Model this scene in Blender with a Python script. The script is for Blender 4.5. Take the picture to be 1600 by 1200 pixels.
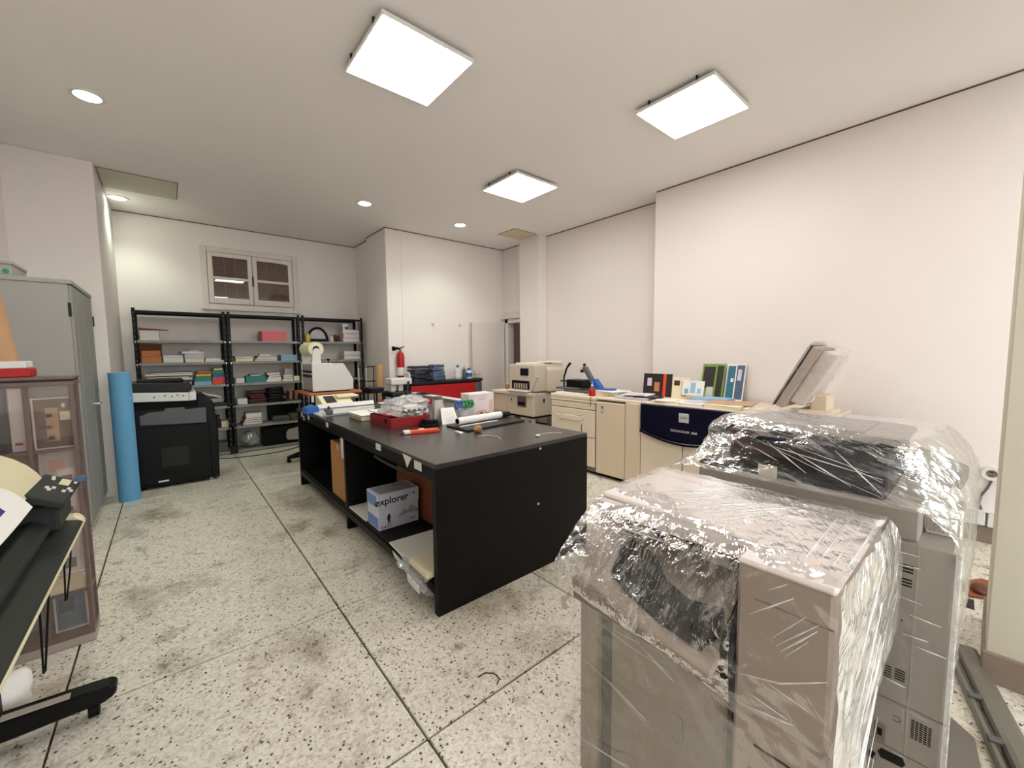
import bpy, bmesh, math, random
from mathutils import Matrix, Vector, noise
random.seed(7)
R = math.radians
scene = bpy.context.scene
for o in list(bpy.data.objects): bpy.data.objects.remove(o)
C = scene.collection

# ------------------------------------------------------------------ camera
cam_d = bpy.data.cameras.new('camera'); cam = bpy.data.objects.new('camera', cam_d); C.objects.link(cam)
cam_d.sensor_width = 36.0; cam_d.lens = 635.2 / 1600 * 36.0; cam_d.clip_start = 0.02
YAW, PITCH, ROLL = 0.70077, -0.078524, -0.009186
cy, sy, cp, sp, cr, sr = math.cos(YAW), math.sin(YAW), math.cos(PITCH), math.sin(PITCH), math.cos(ROLL), math.sin(ROLL)
fwd = Vector((sy*cp, cy*cp, sp)); rgt = Vector((cy, -sy, 0)); dwn = fwd.cross(rgt)
r2 = rgt*cr - dwn*sr; d2 = rgt*sr + dwn*cr
m = Matrix((r2, -d2, -fwd)).transposed().to_4x4(); m.translation = (0, 0, 1.5)
cam.matrix_world = m
scene.camera = cam
# ------------------------------------------------------------------ world / exposure
w = bpy.data.worlds.new('world'); scene.world = w; w.use_nodes = True
w.node_tree.nodes['Background'].inputs[0].default_value = (0.92, 0.96, 1.0, 1)
w.node_tree.nodes['Background'].inputs[1].default_value = 4.0
scene.view_settings.view_transform = 'Standard'; scene.view_settings.look = 'None'
scene.view_settings.exposure = 0.33; scene.view_settings.gamma = 1.0
scene.view_settings.use_curve_mapping = False
PANEL_STRENGTH = 18.0
PANEL_COL = (1.0, 0.965, 0.945)
SPOT_COL = (0.88, 1.0, 0.83)

# ------------------------------------------------------------------ materials
def lin(c):
    c = c/255.0
    return c/12.92 if c <= 0.04045 else ((c+0.055)/1.055)**2.4
def col(rgb): return (lin(rgb[0]), lin(rgb[1]), lin(rgb[2]), 1)
MATS = {}
def mat(name, rgb=(200, 200, 200), rough=0.5, metal=0.0, var=0.06, scale=9.0, bump=0.0, bscale=60.0, coat=0.0, spec=0.5):
    if name in MATS: return MATS[name]
    M = bpy.data.materials.new(name); M.use_nodes = True; MATS[name] = M
    nt = M.node_tree; N = nt.nodes; L = nt.links; b = N['Principled BSDF']
    b.inputs['Roughness'].default_value = rough; b.inputs['Metallic'].default_value = metal
    b.inputs['Coat Weight'].default_value = coat; b.inputs['Specular IOR Level'].default_value = spec
    c = col(rgb)
    geo = N.new('ShaderNodeNewGeometry')
    no = N.new('ShaderNodeTexNoise'); no.inputs['Scale'].default_value = scale; no.inputs['Detail'].default_value = 4
    L.new(geo.outputs['Position'], no.inputs['Vector'])
    mx = N.new('ShaderNodeMix'); mx.data_type = 'RGBA'
    mx.inputs[6].default_value = tuple(x*(1-var) for x in c[:3])+(1,)
    mx.inputs[7].default_value = tuple(min(1, x*(1+var)) for x in c[:3])+(1,)
    L.new(no.outputs['Fac'], mx.inputs[0]); L.new(mx.outputs[2], b.inputs['Base Color'])
    if bump:
        n2 = N.new('ShaderNodeTexNoise'); n2.inputs['Scale'].default_value = bscale; n2.inputs['Detail'].default_value = 3
        L.new(geo.outputs['Position'], n2.inputs['Vector'])
        bp = N.new('ShaderNodeBump'); bp.inputs['Strength'].default_value = bump; bp.inputs['Distance'].default_value = 0.01
        L.new(n2.outputs['Fac'], bp.inputs['Height']); L.new(bp.outputs['Normal'], b.inputs['Normal'])
    return M
def emis(name, rgb, strength):
    M = bpy.data.materials.new(name); M.use_nodes = True; MATS[name] = M
    nt = M.node_tree; nt.nodes.remove(nt.nodes['Principled BSDF'])
    e = nt.nodes.new('ShaderNodeEmission'); e.inputs[0].default_value = (*rgb, 1); e.inputs[1].default_value = strength
    nt.links.new(e.outputs[0], nt.nodes['Material Output'].inputs[0]); return M
def ramp(N, stops):
    r = N.new('ShaderNodeValToRGB'); e = r.color_ramp.elements
    while len(e) > len(stops): e.remove(e[-1])
    while len(e) < len(stops): e.new(1)
    for i, (p, c) in enumerate(stops): e[i].position = p; e[i].color = c if len(c) == 4 else (*c, 1)
    return r
def terrazzo():
    M = bpy.data.materials.new('terrazzo'); M.use_nodes = True; MATS['terrazzo'] = M
    nt = M.node_tree; N = nt.nodes; L = nt.links; b = N['Principled BSDF']
    geo = N.new('ShaderNodeNewGeometry')
    def nz(s, d=3, r=0.5):
        n = N.new('ShaderNodeTexNoise'); n.inputs['Scale'].default_value = s; n.inputs['Detail'].default_value = d
        n.inputs['Roughness'].default_value = r
        L.new(geo.outputs['Position'], n.inputs['Vector']); return n
    def mul(a, bb, fac=1.0):
        x = N.new('ShaderNodeMix'); x.data_type = 'RGBA'; x.blend_type = 'MULTIPLY'; x.inputs[0].default_value = fac
        L.new(a, x.inputs[6]); L.new(bb, x.inputs[7]); return x.outputs[2]
    v = N.new('ShaderNodeTexVoronoi'); v.inputs['Scale'].default_value = 95
    wv = nz(30, 2); ad = N.new('ShaderNodeMix'); ad.data_type = 'VECTOR'; ad.inputs[0].default_value = 0.018
    L.new(geo.outputs['Position'], ad.inputs[4]); L.new(wv.outputs['Color'], ad.inputs[5]); L.new(ad.outputs[1], v.inputs['Vector'])
    sep = N.new('ShaderNodeSeparateColor'); L.new(v.outputs['Color'], sep.inputs[0])
    base = ramp(N, [(0.0, col((182, 172, 152))), (0.12, col((208, 200, 182))), (0.5, col((220, 214, 198))), (1.0, col((232, 227, 214)))])
    L.new(sep.outputs[0], base.inputs[0])
    chips = ramp(N, [(0.0, col((70, 62, 50))), (0.06, col((110, 100, 84))), (0.075, (1, 1, 1)), (1, (1, 1, 1))])
    L.new(sep.outputs[1], chips.inputs[0])
    dist = ramp(N, [(0.0, (0, 0, 0)), (0.45, (0, 0, 0)), (0.6, (1, 1, 1))]); L.new(v.outputs['Distance'], dist.inputs[0])
    scr = N.new('ShaderNodeMix'); scr.data_type = 'RGBA'; scr.blend_type = 'SCREEN'; scr.inputs[0].default_value = 1
    L.new(chips.outputs[0], scr.inputs[6]); L.new(dist.outputs[0], scr.inputs[7])
    sm = nz(70, 4, 0.6); fine = ramp(N, [(0.0, col((110, 100, 82))), (0.30, col((150, 140, 120))), (0.40, (1, 1, 1)), (1, (1, 1, 1))])
    L.new(sm.outputs['Fac'], fine.inputs[0])
    st = nz(1.7, 6, 0.62); stain = ramp(N, [(0.28, col((176, 166, 148))), (0.46, (1, 1, 1)), (1, (1, 1, 1))])
    L.new(st.outputs['Fac'], stain.inputs[0])
    st2 = nz(7, 6, 0.7); stain2 = ramp(N, [(0.31, col((150, 136, 114))), (0.44, (1, 1, 1)), (1, (1, 1, 1))])
    L.new(st2.outputs['Fac'], stain2.inputs[0])
    c = mul(base.outputs[0], scr.outputs[2]); c = mul(c, fine.outputs[0], 0.75); c = mul(c, stain.outputs[0]); c = mul(c, stain2.outputs[0], 0.8)
    L.new(c, b.inputs['Base Color'])
    rr = ramp(N, [(0.3, (0.30,)*3), (0.7, (0.5,)*3)]); L.new(st2.outputs['Fac'], rr.inputs[0]); L.new(rr.outputs[0], b.inputs['Roughness'])
    bp = N.new('ShaderNodeBump'); bp.inputs['Strength'].default_value = 0.15; bp.inputs['Distance'].default_value = 0.004
    L.new(sm.outputs['Fac'], bp.inputs['Height']); L.new(bp.outputs['Normal'], b.inputs['Normal'])
    return M
def plaster(name, rgb, var=0.03):
    M = mat(name, rgb, 0.75, var=var, scale=1.3, bump=0.06, bscale=14, spec=0.25)
    return M
def film(name, haze, direction, seed=0.0, crumple=0.35, streak=0.5, rot=(28, 12, 8), freq=12.0, gloss=0.7):
    """clear stretch film: thin transparent sheet with taut streaks, crumpled patches and milky overlaps"""
    M = bpy.data.materials.new(name); M.use_nodes = True; MATS[name] = M
    nt = M.node_tree; N = nt.nodes; L = nt.links; N.remove(N['Principled BSDF'])
    out = N['Material Output']; geo = N.new('ShaderNodeNewGeometry')
    def noi(vec, s, d=3, r=0.5):
        n_ = N.new('ShaderNodeTexNoise'); n_.inputs['Scale'].default_value = s; n_.inputs['Detail'].default_value = d; n_.inputs['Roughness'].default_value = r
        L.new(vec, n_.inputs['Vector']); return n_
    def math_(op, x, y, z=None):
        m_ = N.new('ShaderNodeMath'); m_.operation = op
        for i, v in enumerate((x, y, z)):
            if v is None: continue
            if isinstance(v, (int, float)): m_.inputs[i].default_value = v
            else: L.new(v, m_.inputs[i])
        return m_.outputs[0]
    wob = noi(geo.outputs['Position'], 5, 2)
    mixv = N.new('ShaderNodeMix'); mixv.data_type = 'VECTOR'; mixv.inputs[0].default_value = 0.06
    L.new(geo.outputs['Position'], mixv.inputs[4]); L.new(wob.outputs['Color'], mixv.inputs[5])
    mp = N.new('ShaderNodeMapping'); mp.vector_type = 'TEXTURE'; mp.inputs['Rotation'].default_value = tuple(R(x) for x in rot); mp.inputs['Location'].default_value = (seed, seed*1.7, 0)
    mp.inputs['Scale'].default_value = direction; L.new(mixv.outputs[1], mp.inputs['Vector'])
    st = noi(mp.outputs[0], freq, 4, 0.6)
    off = N.new('ShaderNodeVectorMath'); off.operation = 'ADD'; off.inputs[1].default_value = (seed*3.1, seed, seed*.7); L.new(geo.outputs['Position'], off.inputs[0])
    msk = noi(off.outputs[0], 6.5, 3, 0.55)
    mk = ramp(N, [(0.40, (0.04,)*3), (0.60, (1,)*3)]); L.new(msk.outputs['Fac'], mk.inputs[0])
    wob2 = noi(geo.outputs['Position'], 16, 3, .6)
    mv2 = N.new('ShaderNodeMix'); mv2.data_type = 'VECTOR'; mv2.inputs[0].default_value = 0.05; L.new(geo.outputs['Position'], mv2.inputs[4]); L.new(wob2.outputs['Color'], mv2.inputs[5])
    vo = N.new('ShaderNodeTexVoronoi'); vo.feature = 'DISTANCE_TO_EDGE'; vo.inputs['Scale'].default_value = 21; L.new(mv2.outputs[1], vo.inputs['Vector'])
    fold = math_('MULTIPLY', vo.outputs['Distance'], mk.outputs[0]); fold = math_('MULTIPLY', fold, -crumple)
    ridge = ramp(N, [(0.38, (0,)*3), (0.5, (1,)*3), (0.58, (0.15,)*3), (0.72, (0.8,)*3)]); L.new(st.outputs['Fac'], ridge.inputs[0])
    h = math_('MULTIPLY_ADD', ridge.outputs[0], streak*0.16, fold)
    bp = N.new('ShaderNodeBump'); bp.inputs['Strength'].default_value = 1.0; bp.inputs['Distance'].default_value = 0.03; L.new(h, bp.inputs['Height'])
    hz = ramp(N, [(0.36, (haze[0],)*3), (0.54, (haze[1],)*3), (0.64, (haze[2],)*3), (0.74, (haze[1],)*3)]); L.new(st.outputs['Fac'], hz.inputs[0])
    tr = N.new('ShaderNodeBsdfTransparent'); tr.inputs[0].default_value = (0.985, 0.985, 0.98, 1)
    df = N.new('ShaderNodeBsdfPrincipled'); df.inputs['Base Color'].default_value = (0.74, 0.73, 0.71, 1); df.inputs['Roughness'].default_value = 0.4
    L.new(bp.outputs[0], df.inputs['Normal'])
    m1 = N.new('ShaderNodeMixShader'); L.new(hz.outputs[0], m1.inputs[0]); L.new(tr.outputs[0], m1.inputs[1]); L.new(df.outputs[0], m1.inputs[2])
    gl = N.new('ShaderNodeBsdfGlossy'); gl.inputs['Roughness'].default_value = 0.07; gl.inputs[0].default_value = (1, 1, 1, 1); L.new(bp.outputs[0], gl.inputs['Normal'])
    fr = N.new('ShaderNodeFresnel'); fr.inputs[0].default_value = 1.45; L.new(bp.outputs[0], fr.inputs['Normal'])
    fm = N.new('ShaderNodeMath'); fm.operation = 'MULTIPLY_ADD'; L.new(fr.outputs[0], fm.inputs[0]); fm.inputs[1].default_value = gloss; fm.inputs[2].default_value = 0.02*gloss; fm.use_clamp = True
    m2 = N.new('ShaderNodeMixShader'); L.new(fm.outputs[0], m2.inputs[0]); L.new(m1.outputs[0], m2.inputs[1]); L.new(gl.outputs[0], m2.inputs[2])
    L.new(m2.outputs[0], out.inputs[0]); return M
def clear(name, tint=(1, 1, 1), gloss=0.10, rough=0.03, haze=0.0, dcol=(.8, .8, .8)):
    M = bpy.data.materials.new(name); M.use_nodes = True; MATS[name] = M
    nt = M.node_tree; N = nt.nodes; L = nt.links; N.remove(N['Principled BSDF'])
    tr = N.new('ShaderNodeBsdfTransparent'); tr.inputs[0].default_value = (*tint, 1)
    gl = N.new('ShaderNodeBsdfGlossy'); gl.inputs['Roughness'].default_value = rough
    df = N.new('ShaderNodeBsdfDiffuse'); df.inputs[0].default_value = (*dcol, 1)
    no = N.new('ShaderNodeTexNoise'); no.inputs['Scale'].default_value = 3
    rp = ramp(N, [(0.3, (haze*0.7,)*3), (0.7, (haze*1.3,)*3)]); L.new(no.outputs['Fac'], rp.inputs[0])
    m0 = N.new('ShaderNodeMixShader'); L.new(rp.outputs[0], m0.inputs[0]); L.new(tr.outputs[0], m0.inputs[1]); L.new(df.outputs[0], m0.inputs[2])
    m1 = N.new('ShaderNodeMixShader'); m1.inputs[0].default_value = gloss; L.new(m0.outputs[0], m1.inputs[1]); L.new(gl.outputs[0], m1.inputs[2])
    L.new(m1.outputs[0], N['Material Output'].inputs[0]); return M

terrazzo()
plaster('wall_paint', (239, 230, 225)); plaster('ceiling_paint', (245, 240, 237), 0.02)
mat('joint_dark', (70, 62, 50), 0.9)
mat('black_wood', (9, 7, 7), 0.5, var=0.2, scale=30, bump=0.05, bscale=120, spec=0.2)
mat('black_top', (50, 46, 44), 0.27, var=0.25, scale=6, bump=0.08, bscale=25)
mat('black_steel', (14, 14, 16), 0.5, 0.0, spec=0.25); mat('grey_steel', (150, 150, 146), 0.5, 0.1)
mat('grey_cabinet', (164, 160, 156), 0.5, var=0.03); mat('grey_cabinet_door', (150, 150, 145), 0.5, var=0.03)
mat('white_plastic', (226, 224, 220), 0.4, var=0.02); mat('white_paper', (236, 233, 228), 0.7, var=0.03)
mat('cream_paper', (238, 228, 196), 0.7, var=0.04); mat('black_plastic', (8, 8, 10), 0.42, var=0.1, spec=0.22)
mat('dark_plastic', (28, 28, 31), 0.45, var=0.1, spec=0.3); mat('grey_plastic', (90, 90, 93), 0.5)
mat('chrome', (200, 200, 200), 0.2, 0.9); mat('brown_print', (110, 82, 76), 0.6, var=0.2, scale=20)
mat('cardboard', (176, 126, 78), 0.8, var=0.08, scale=20); mat('hardboard', (120, 66, 36), 0.7, var=0.12, scale=12)
mat('beige_machine', (224, 204, 178), 0.5, var=0.02); mat('beige_machine_light', (230, 214, 192), 0.5, var=0.02)
mat('warm_grey', (168, 158, 147), 0.5, var=0.03); mat('warm_grey_dark', (120, 111, 102), 0.5, var=0.05)
mat('finisher_lower', (122, 109, 96), 0.5, var=0.06, scale=4); mat('finisher_column', (158, 143, 132), 0.5, var=.03); mat('finisher_shell', (186, 170, 160), 0.5, var=0.03); mat('finisher_top', (232, 222, 217), 0.5, var=0.02)  # lower and column tones darkened for a face turned from the lamps
mat('printer_grey', (150, 143, 134), 0.5, var=0.03)
mat('navy', (9, 10, 34), 0.32, var=0.1, spec=0.35); mat('navy_glossy', (14, 16, 32), 0.25, var=0.15, spec=0.4)
mat('teal_box', (62, 140, 140), 0.6); mat('pink_box', (226, 120, 126), 0.6, var=0.08, scale=30)
mat('red', (176, 14, 20), 0.45); mat('dark_red', (140, 16, 22), 0.45); mat('orange_red', (230, 74, 44), 0.45)
mat('blue_foam', (104, 168, 212), 0.7, var=0.06, scale=25, bump=0.1, bscale=80)
mat('tan_roll', (186, 146, 106), 0.6); mat('vitrine_frame', (112, 92, 84), 0.4, var=0.08)
mat('sticker', (224, 224, 222), 0.6); mat('rubber', (10, 10, 10), 0.7, spec=0.2)
mat('wood_orange', (190, 110, 62), 0.5, var=0.1, scale=20); mat('door_paint', (226, 217, 210), 0.5, var=0.02)
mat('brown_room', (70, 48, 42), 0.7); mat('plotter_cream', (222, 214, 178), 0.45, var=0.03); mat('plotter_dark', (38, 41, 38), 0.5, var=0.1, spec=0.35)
mat('blue', (40, 96, 170), 0.5); mat('green', (30, 140, 84), 0.5); mat('yellow', (226, 196, 60), 0.5)
mat('light_blue', (150, 190, 214), 0.6); mat('sky_blue', (120, 168, 196), 0.6); mat('maroon', (78, 30, 30), 0.6)
mat('skirting', (140, 122, 108), 0.7, var=0.15, scale=14); mat('skirting_dark', (96, 70, 56), 0.7, var=0.15, scale=14)
mat('slipper_brown', (88, 42, 20), 0.5); mat('pavement', (206, 202, 194), 0.8); mat('dup_beige', (206, 193, 174), 0.5, var=.02); mat('shaft_brown', (150, 116, 104), 0.7); mat('pillar_paint', (206, 199, 182), 0.75, var=.03, scale=2); mat('galv', (122, 118, 106), 0.45, 0.3, var=0.08)  # pillar colour darkened to carry the shade on its visible face
mat('lavender', (206, 202, 214), 0.6); mat('orange_box', (198, 124, 76), 0.65); mat('brown_box', (140, 78, 40), 0.7)
clear('glass', (0.93, 0.9, 0.88), 0.07, 0.02, 0.05); clear('window_glass', (0.78, 0.7, 0.66), 0.07, 0.02, 0.28, (0.24, 0.15, 0.125))
clear('shop_glass', (0.95, 0.97, 0.96), 0.05, 0.01, 0.0); clear('clear_bag', (0.95, 0.95, 0.95), 0.12, 0.15, 0.35)
film('film_top', (0.01, 0.04, 0.22), (3.5, 0.30, 1.0), 0.0, 0.10, 0.16, (0, 0, 35), 8.0)
film('film_tray', (0.01, 0.05, 0.40), (1.0, 0.4, 1.0), 3.0, 0.75, 0.5, (20, 30, 30))
film('film_milky', (0.22, 0.45, 0.80), (0.28, 1.0, 3.0), 5.0, 0.12, 0.30, (0, 32, 0), 7.0)
film('film_side', (0.0, 0.012, 0.10), (1.0, 4.0, 0.22), 9.0, 0.05, 0.08, (58, 0, 0), 5.0, 0.22)
film('film_hood', (0.01, 0.05, 0.36), (1.0, 2.2, 0.3), 12.0, 0.32, 0.42, (25, 10, 20), 8.0, 0.5)
film('film_monitor', (0.02, 0.06, 0.28), (1.0, 1.0, 0.5), 15.0, 0.22, 0.25, (28, 12, 8), 8.0, 0.5)

# ------------------------------------------------------------------ geometry helpers
W = {}
class G:
    def __init__(s): s.bm = bmesh.new()
    def _add(s, vs, fs):
        v = [s.bm.verts.new(p) for p in vs]
        for f in fs:
            try: s.bm.faces.new([v[i] for i in f])
            except ValueError: pass
        return s
    def box(s, x0, x1, y0, y1, z0, z1, rz=0.0):
        x0, x1 = sorted((x0, x1)); y0, y1 = sorted((y0, y1)); z0, z1 = sorted((z0, z1))
        vs = [(x, y, z) for z in (z0, z1) for y in (y0, y1) for x in (x0, x1)]
        if rz:
            cx, cy_ = (x0+x1)/2, (y0+y1)/2; c, s_ = math.cos(rz), math.sin(rz)
            vs = [(cx+(x-cx)*c-(y-cy_)*s_, cy_+(x-cx)*s_+(y-cy_)*c, z) for x, y, z in vs]
        return s._add(vs, [(0, 2, 3, 1), (4, 5, 7, 6), (0, 1, 5, 4), (1, 3, 7, 5), (3, 2, 6, 7), (2, 0, 4, 6)])
    def hexa(s, bottom, top):
        """solid between two quads given as four points each, in order"""
        return s._add(list(bottom)+list(top), [(3, 2, 1, 0), (4, 5, 6, 7), (0, 1, 5, 4), (1, 2, 6, 5), (2, 3, 7, 6), (3, 0, 4, 7)])
    def prism(s, poly, axis, a, b):
        def P(u, v, t): return {'x': (t, u, v), 'y': (u, t, v), 'z': (u, v, t)}[axis]
        n = len(poly); vs = [P(u, v, a) for u, v in poly]+[P(u, v, b) for u, v in poly]
        fs = [tuple(range(n-1, -1, -1)), tuple(range(n, 2*n))]+[(i, (i+1) % n, n+(i+1) % n, n+i) for i in range(n)]
        return s._add(vs, fs)
    def tube(s, pts, r, seg=10, cap=True):
        pts = [Vector(p) for p in pts]; rings = []; rr = r if isinstance(r, (list, tuple)) else [r]*len(pts)
        up = None
        for i, p in enumerate(pts):
            d = (pts[min(i+1, len(pts)-1)]-pts[max(i-1, 0)]).normalized()
            if up is None: up = Vector((0, 0, 1)) if abs(d.z) < 0.9 else Vector((1, 0, 0))
            u = d.cross(up).normalized(); v = u.cross(d).normalized(); up = v
            rings.append([s.bm.verts.new(p+(u*math.cos(2*math.pi*k/seg)+v*math.sin(2*math.pi*k/seg))*rr[i]) for k in range(seg)])
        for a, b in zip(rings, rings[1:]):
            for k in range(seg): s.bm.faces.new((a[k], a[(k+1) % seg], b[(k+1) % seg], b[k]))
        if cap: s.bm.faces.new(rings[0][::-1]); s.bm.faces.new(rings[-1])
        return s
    def ringtube(s, p0, p1, ro, ri, seg=24):
        """hollow cylinder from p0 to p1"""
        p0, p1 = Vector(p0), Vector(p1); d = (p1-p0).normalized(); a = Vector((0, 0, 1)) if abs(d.z) < .9 else Vector((1, 0, 0))
        u = d.cross(a).normalized(); v = u.cross(d); q = []
        for p, r_ in ((p0, ro), (p1, ro), (p1, ri), (p0, ri)):
            q.append([s.bm.verts.new(p+(u*math.cos(2*math.pi*k/seg)+v*math.sin(2*math.pi*k/seg))*r_) for k in range(seg)])
        for i in range(4):
            a, b = q[i], q[(i+1) % 4]
            for k in range(seg): s.bm.faces.new((a[k], a[(k+1) % seg], b[(k+1) % seg], b[k]))
        return s
    def lathe(s, prof, c, seg=20):
        cx, cy_, cz = c; rings = []
        for r_, z in prof:
            rings.append([s.bm.verts.new((cx+max(r_, 1e-4)*math.cos(2*math.pi*k/seg), cy_+max(r_, 1e-4)*math.sin(2*math.pi*k/seg), cz+z)) for k in range(seg)])
        for a, b in zip(rings, rings[1:]):
            for k in range(seg): s.bm.faces.new((a[k], a[(k+1) % seg], b[(k+1) % seg], b[k]))
        s.bm.faces.new(rings[0][::-1]); s.bm.faces.new(rings[-1]); return s
    def grid(s, rows):
        vv = [[s.bm.verts.new(p) for p in r] for r in rows]
        for a, b in zip(vv, vv[1:]):
            for i in range(len(a)-1): s.bm.faces.new((a[i], a[i+1], b[i+1], b[i]))
        return s
    def blob(s, c, rad, seed=0, amp=0.35, freq=6, sub=3, flat=True):
        r = bmesh.ops.create_icosphere(s.bm, subdivisions=sub, radius=1.0)
        for v in r['verts']:
            n = noise.noise(Vector(v.co)*freq*0.4+Vector((seed, seed, 0)))*amp + noise.noise(Vector(v.co)*freq+Vector((seed, 0, seed)))*amp*0.5
            q = v.co*(1+n); z = max(q.z, -0.9) if flat else q.z
            v.co = Vector((c[0]+q.x*rad[0], c[1]+q.y*rad[1], c[2]+z*rad[2]))
        return s
def link(name, me): 
    o = bpy.data.objects.new(name, me); C.objects.link(o); return o
def tag(o, label=None, cat=None, group=None, kind=None):
    if label: o['label'] = label
    if cat: o['category'] = cat
    if group: o['group'] = group
    if kind: o['kind'] = kind
    return o
def put(name, g, m_, parent=None, bevel=0.0, smooth=False, label=None, cat=None, group=None, kind=None, seg=1, keep=False, local=False):
    bm = g.bm
    if not keep: bmesh.ops.recalc_face_normals(bm, faces=bm.faces)
    if bevel:
        ed = [e for e in bm.edges if len(e.link_faces) == 2 and e.calc_face_angle(0) > 0.6]
        bmesh.ops.bevel(bm, geom=ed, offset=bevel, segments=seg, affect='EDGES', clamp_overlap=True, profile=0.5)
    if parent is not None:
        M = W[parent.name]
        if not local: bm.transform(M.inverted())
    else:
        xs = [v.co for v in bm.verts]
        lo = [min(v[i] for v in xs) for i in range(3)]; hi = [max(v[i] for v in xs) for i in range(3)]
        M = Matrix.Translation(((lo[0]+hi[0])/2, (lo[1]+hi[1])/2, lo[2])); bm.transform(M.inverted())
    me = bpy.data.meshes.new(name); bm.to_mesh(me); bm.free()
    if smooth:
        for p in me.polygons: p.use_smooth = True
        if smooth != 'all': me.set_sharp_from_angle(angle=R(38))
    if m_: me.materials.append(MATS[m_] if isinstance(m_, str) else m_)
    o = link(name, me); W[o.name] = M.copy()
    if parent is not None: o.parent = parent
    else: o.matrix_world = M
    return tag(o, label, cat, group, kind)
def thing(name, label, cat, loc=(0, 0, 0), rz=0.0, group=None):
    o = link(name, None); M = Matrix.Translation(loc) @ Matrix.Rotation(rz, 4, 'Z'); o.matrix_world = M; W[o.name] = M
    o.empty_display_size = 0.1
    return tag(o, label, cat, group)
def copy_tree(o, M=None, label=None, parent=None):
    c = o.copy(); C.objects.link(c)
    if M is not None: c.matrix_world = M; W[c.name] = M
    if label: c['label'] = label
    if parent is not None: c.parent = parent
    for ch in list(o.children): copy_tree(ch, parent=c)
    return c
def struct(name, g, m_, **k): return put(name, g, m_, kind='structure', **k)
def text(name, s, size, M, m_, parent, extrude=0.0006, font_scale_x=1.0, align='CENTER', bold=0.0):
    cu = bpy.data.curves.new('t', 'FONT'); cu.body = s; cu.size = size; cu.align_x = align; cu.align_y = 'CENTER'; cu.extrude = extrude; cu.offset = bold
    to = bpy.data.objects.new('t', cu); C.objects.link(to); bpy.context.view_layer.update()
    me = bpy.data.meshes.new_from_object(to.evaluated_get(bpy.context.evaluated_depsgraph_get()))
    bpy.data.objects.remove(to); bpy.data.curves.remove(cu)
    me.transform(Matrix.Diagonal((font_scale_x, 1, 1, 1))); me.transform(M); me.transform(W[parent.name].inverted())
    me.materials.clear(); me.materials.append(MATS[m_]); o = link(name, me); o.parent = parent; W[o.name] = W[parent.name].copy(); return o
def facing(loc, nrm, up=(0, 0, 1)):
    """matrix that maps text XY plane so that +Z is the surface normal"""
    n = Vector(nrm).normalized(); u = Vector(up); x = u.cross(n).normalized(); y = n.cross(x)
    M = Matrix((x, y, n)).transposed().to_4x4(); M.translation = loc; return M

# ------------------------------------------------------------------ room
ZC = 3.46
YB = -2.6
fl = struct('floor', G().box(-1.3, 5.9, YB-.1, 7.9, -0.12, -0.02), 'joint_dark')
XL = [0.689+1.126*k for k in range(-2, 5)]; YL = [3.495+1.075*k for k in range(-6, 5)]
tile_me = None
for i in range(len(XL)-1):
    for j in range(len(YL)-1):
        x0, y0 = XL[i], YL[j]; gp = 0.0045
        if tile_me is None:
            t = put('tile', G().box(x0+gp, x0+1.126-gp, y0+gp, y0+1.075-gp, -0.02, 0.0), 'terrazzo', fl, bevel=0.003)
            tile_me = t.data; px, py = x0, y0
        else:
            t = link('tile', tile_me); t.parent = fl; t.location = (x0-px, y0-py, 0)
struct('ceiling', G().box(-1.3, 5.9, YB-.1, 7.9, ZC, ZC+.1), 'ceiling_paint')
struct('wall_left', G().box(-1.2, -1.08, YB, 6.0, 0, ZC), 'wall_paint')
struct('wall_left_pillar', G().box(-1.2, -0.47, 6.0, 7.9, 0, ZC), 'wall_paint', bevel=0.006)
WX0, WX1, WZ0, WZ1 = 0.50, 1.72, 2.25, 3.10
struct('wall_window', G().box(-.47, WX0, 7.76, 7.9, 0, ZC).box(WX1, 2.95, 7.76, 7.9, 0, ZC).box(WX0, WX1, 7.76, 7.9, 0, WZ0).box(WX0, WX1, 7.76, 7.9, WZ1, ZC), 'wall_paint')
struct('wall_corner_return', G().box(2.76, 2.9, 7.02, 7.76, 0, ZC), 'wall_paint')
struct('wall_corner_pier', G().box(2.70, 2.95, 6.24, 7.02, 0, ZC), 'wall_paint', bevel=0.006)
struct('wall_back', G().box(2.95, 5.2, 6.24, 6.4, 0, ZC), 'wall_paint')
DZ = 2.05; DY0, DY1 = 5.53, 6.12
struct('wall_door', G().box(5.05, 5.17, 5.1, DY0, 0, ZC).box(5.05, 5.17, DY1, 6.24, 0, ZC).box(5.05, 5.17, DY0, DY1, DZ+.03, ZC), 'wall_paint')
struct('wall_door_pier', G().box(4.86, 5.05, 5.03, 5.53, 0, ZC), 'wall_paint', bevel=0.006)
struct('wall_right_recess', G().box(5.05, 5.17, 2.82, 5.1, 0, ZC), 'wall_paint')
struct('wall_right', G().box(4.74, 5.17, YB, 2.82, 0, ZC), 'wall_paint', bevel=0.006)
struct('wall_behind', G().box(-1.2, -.3, YB-.12, YB, 0, ZC).box(4.3, 5.1, YB-.12, YB, 0, ZC).box(-.3, 4.3, YB-.12, YB, 0, .35).box(-.3, 4.3, YB-.12, YB, 2.9, ZC), 'wall_paint')
sf = struct('window_2', G().box(-.3, -.22, YB-.10, YB-.02, .35, 2.9).box(4.22, 4.3, YB-.10, YB-.02, .35, 2.9).box(-.22, 4.22, YB-.10, YB-.02, .35, .43).box(-.22, 4.22, YB-.10, YB-.02, 2.82, 2.9).box(1.96, 2.04, YB-.10, YB-.02, .43, 2.82), 'black_steel')  # added opening, unseen behind the camera, to let daylight in
for a, b in ((-.22, 1.96), (2.04, 4.22)): put('pane', G().box(a, b, YB-.064, YB-.058, .43, 2.82), 'shop_glass', sf)
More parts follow.
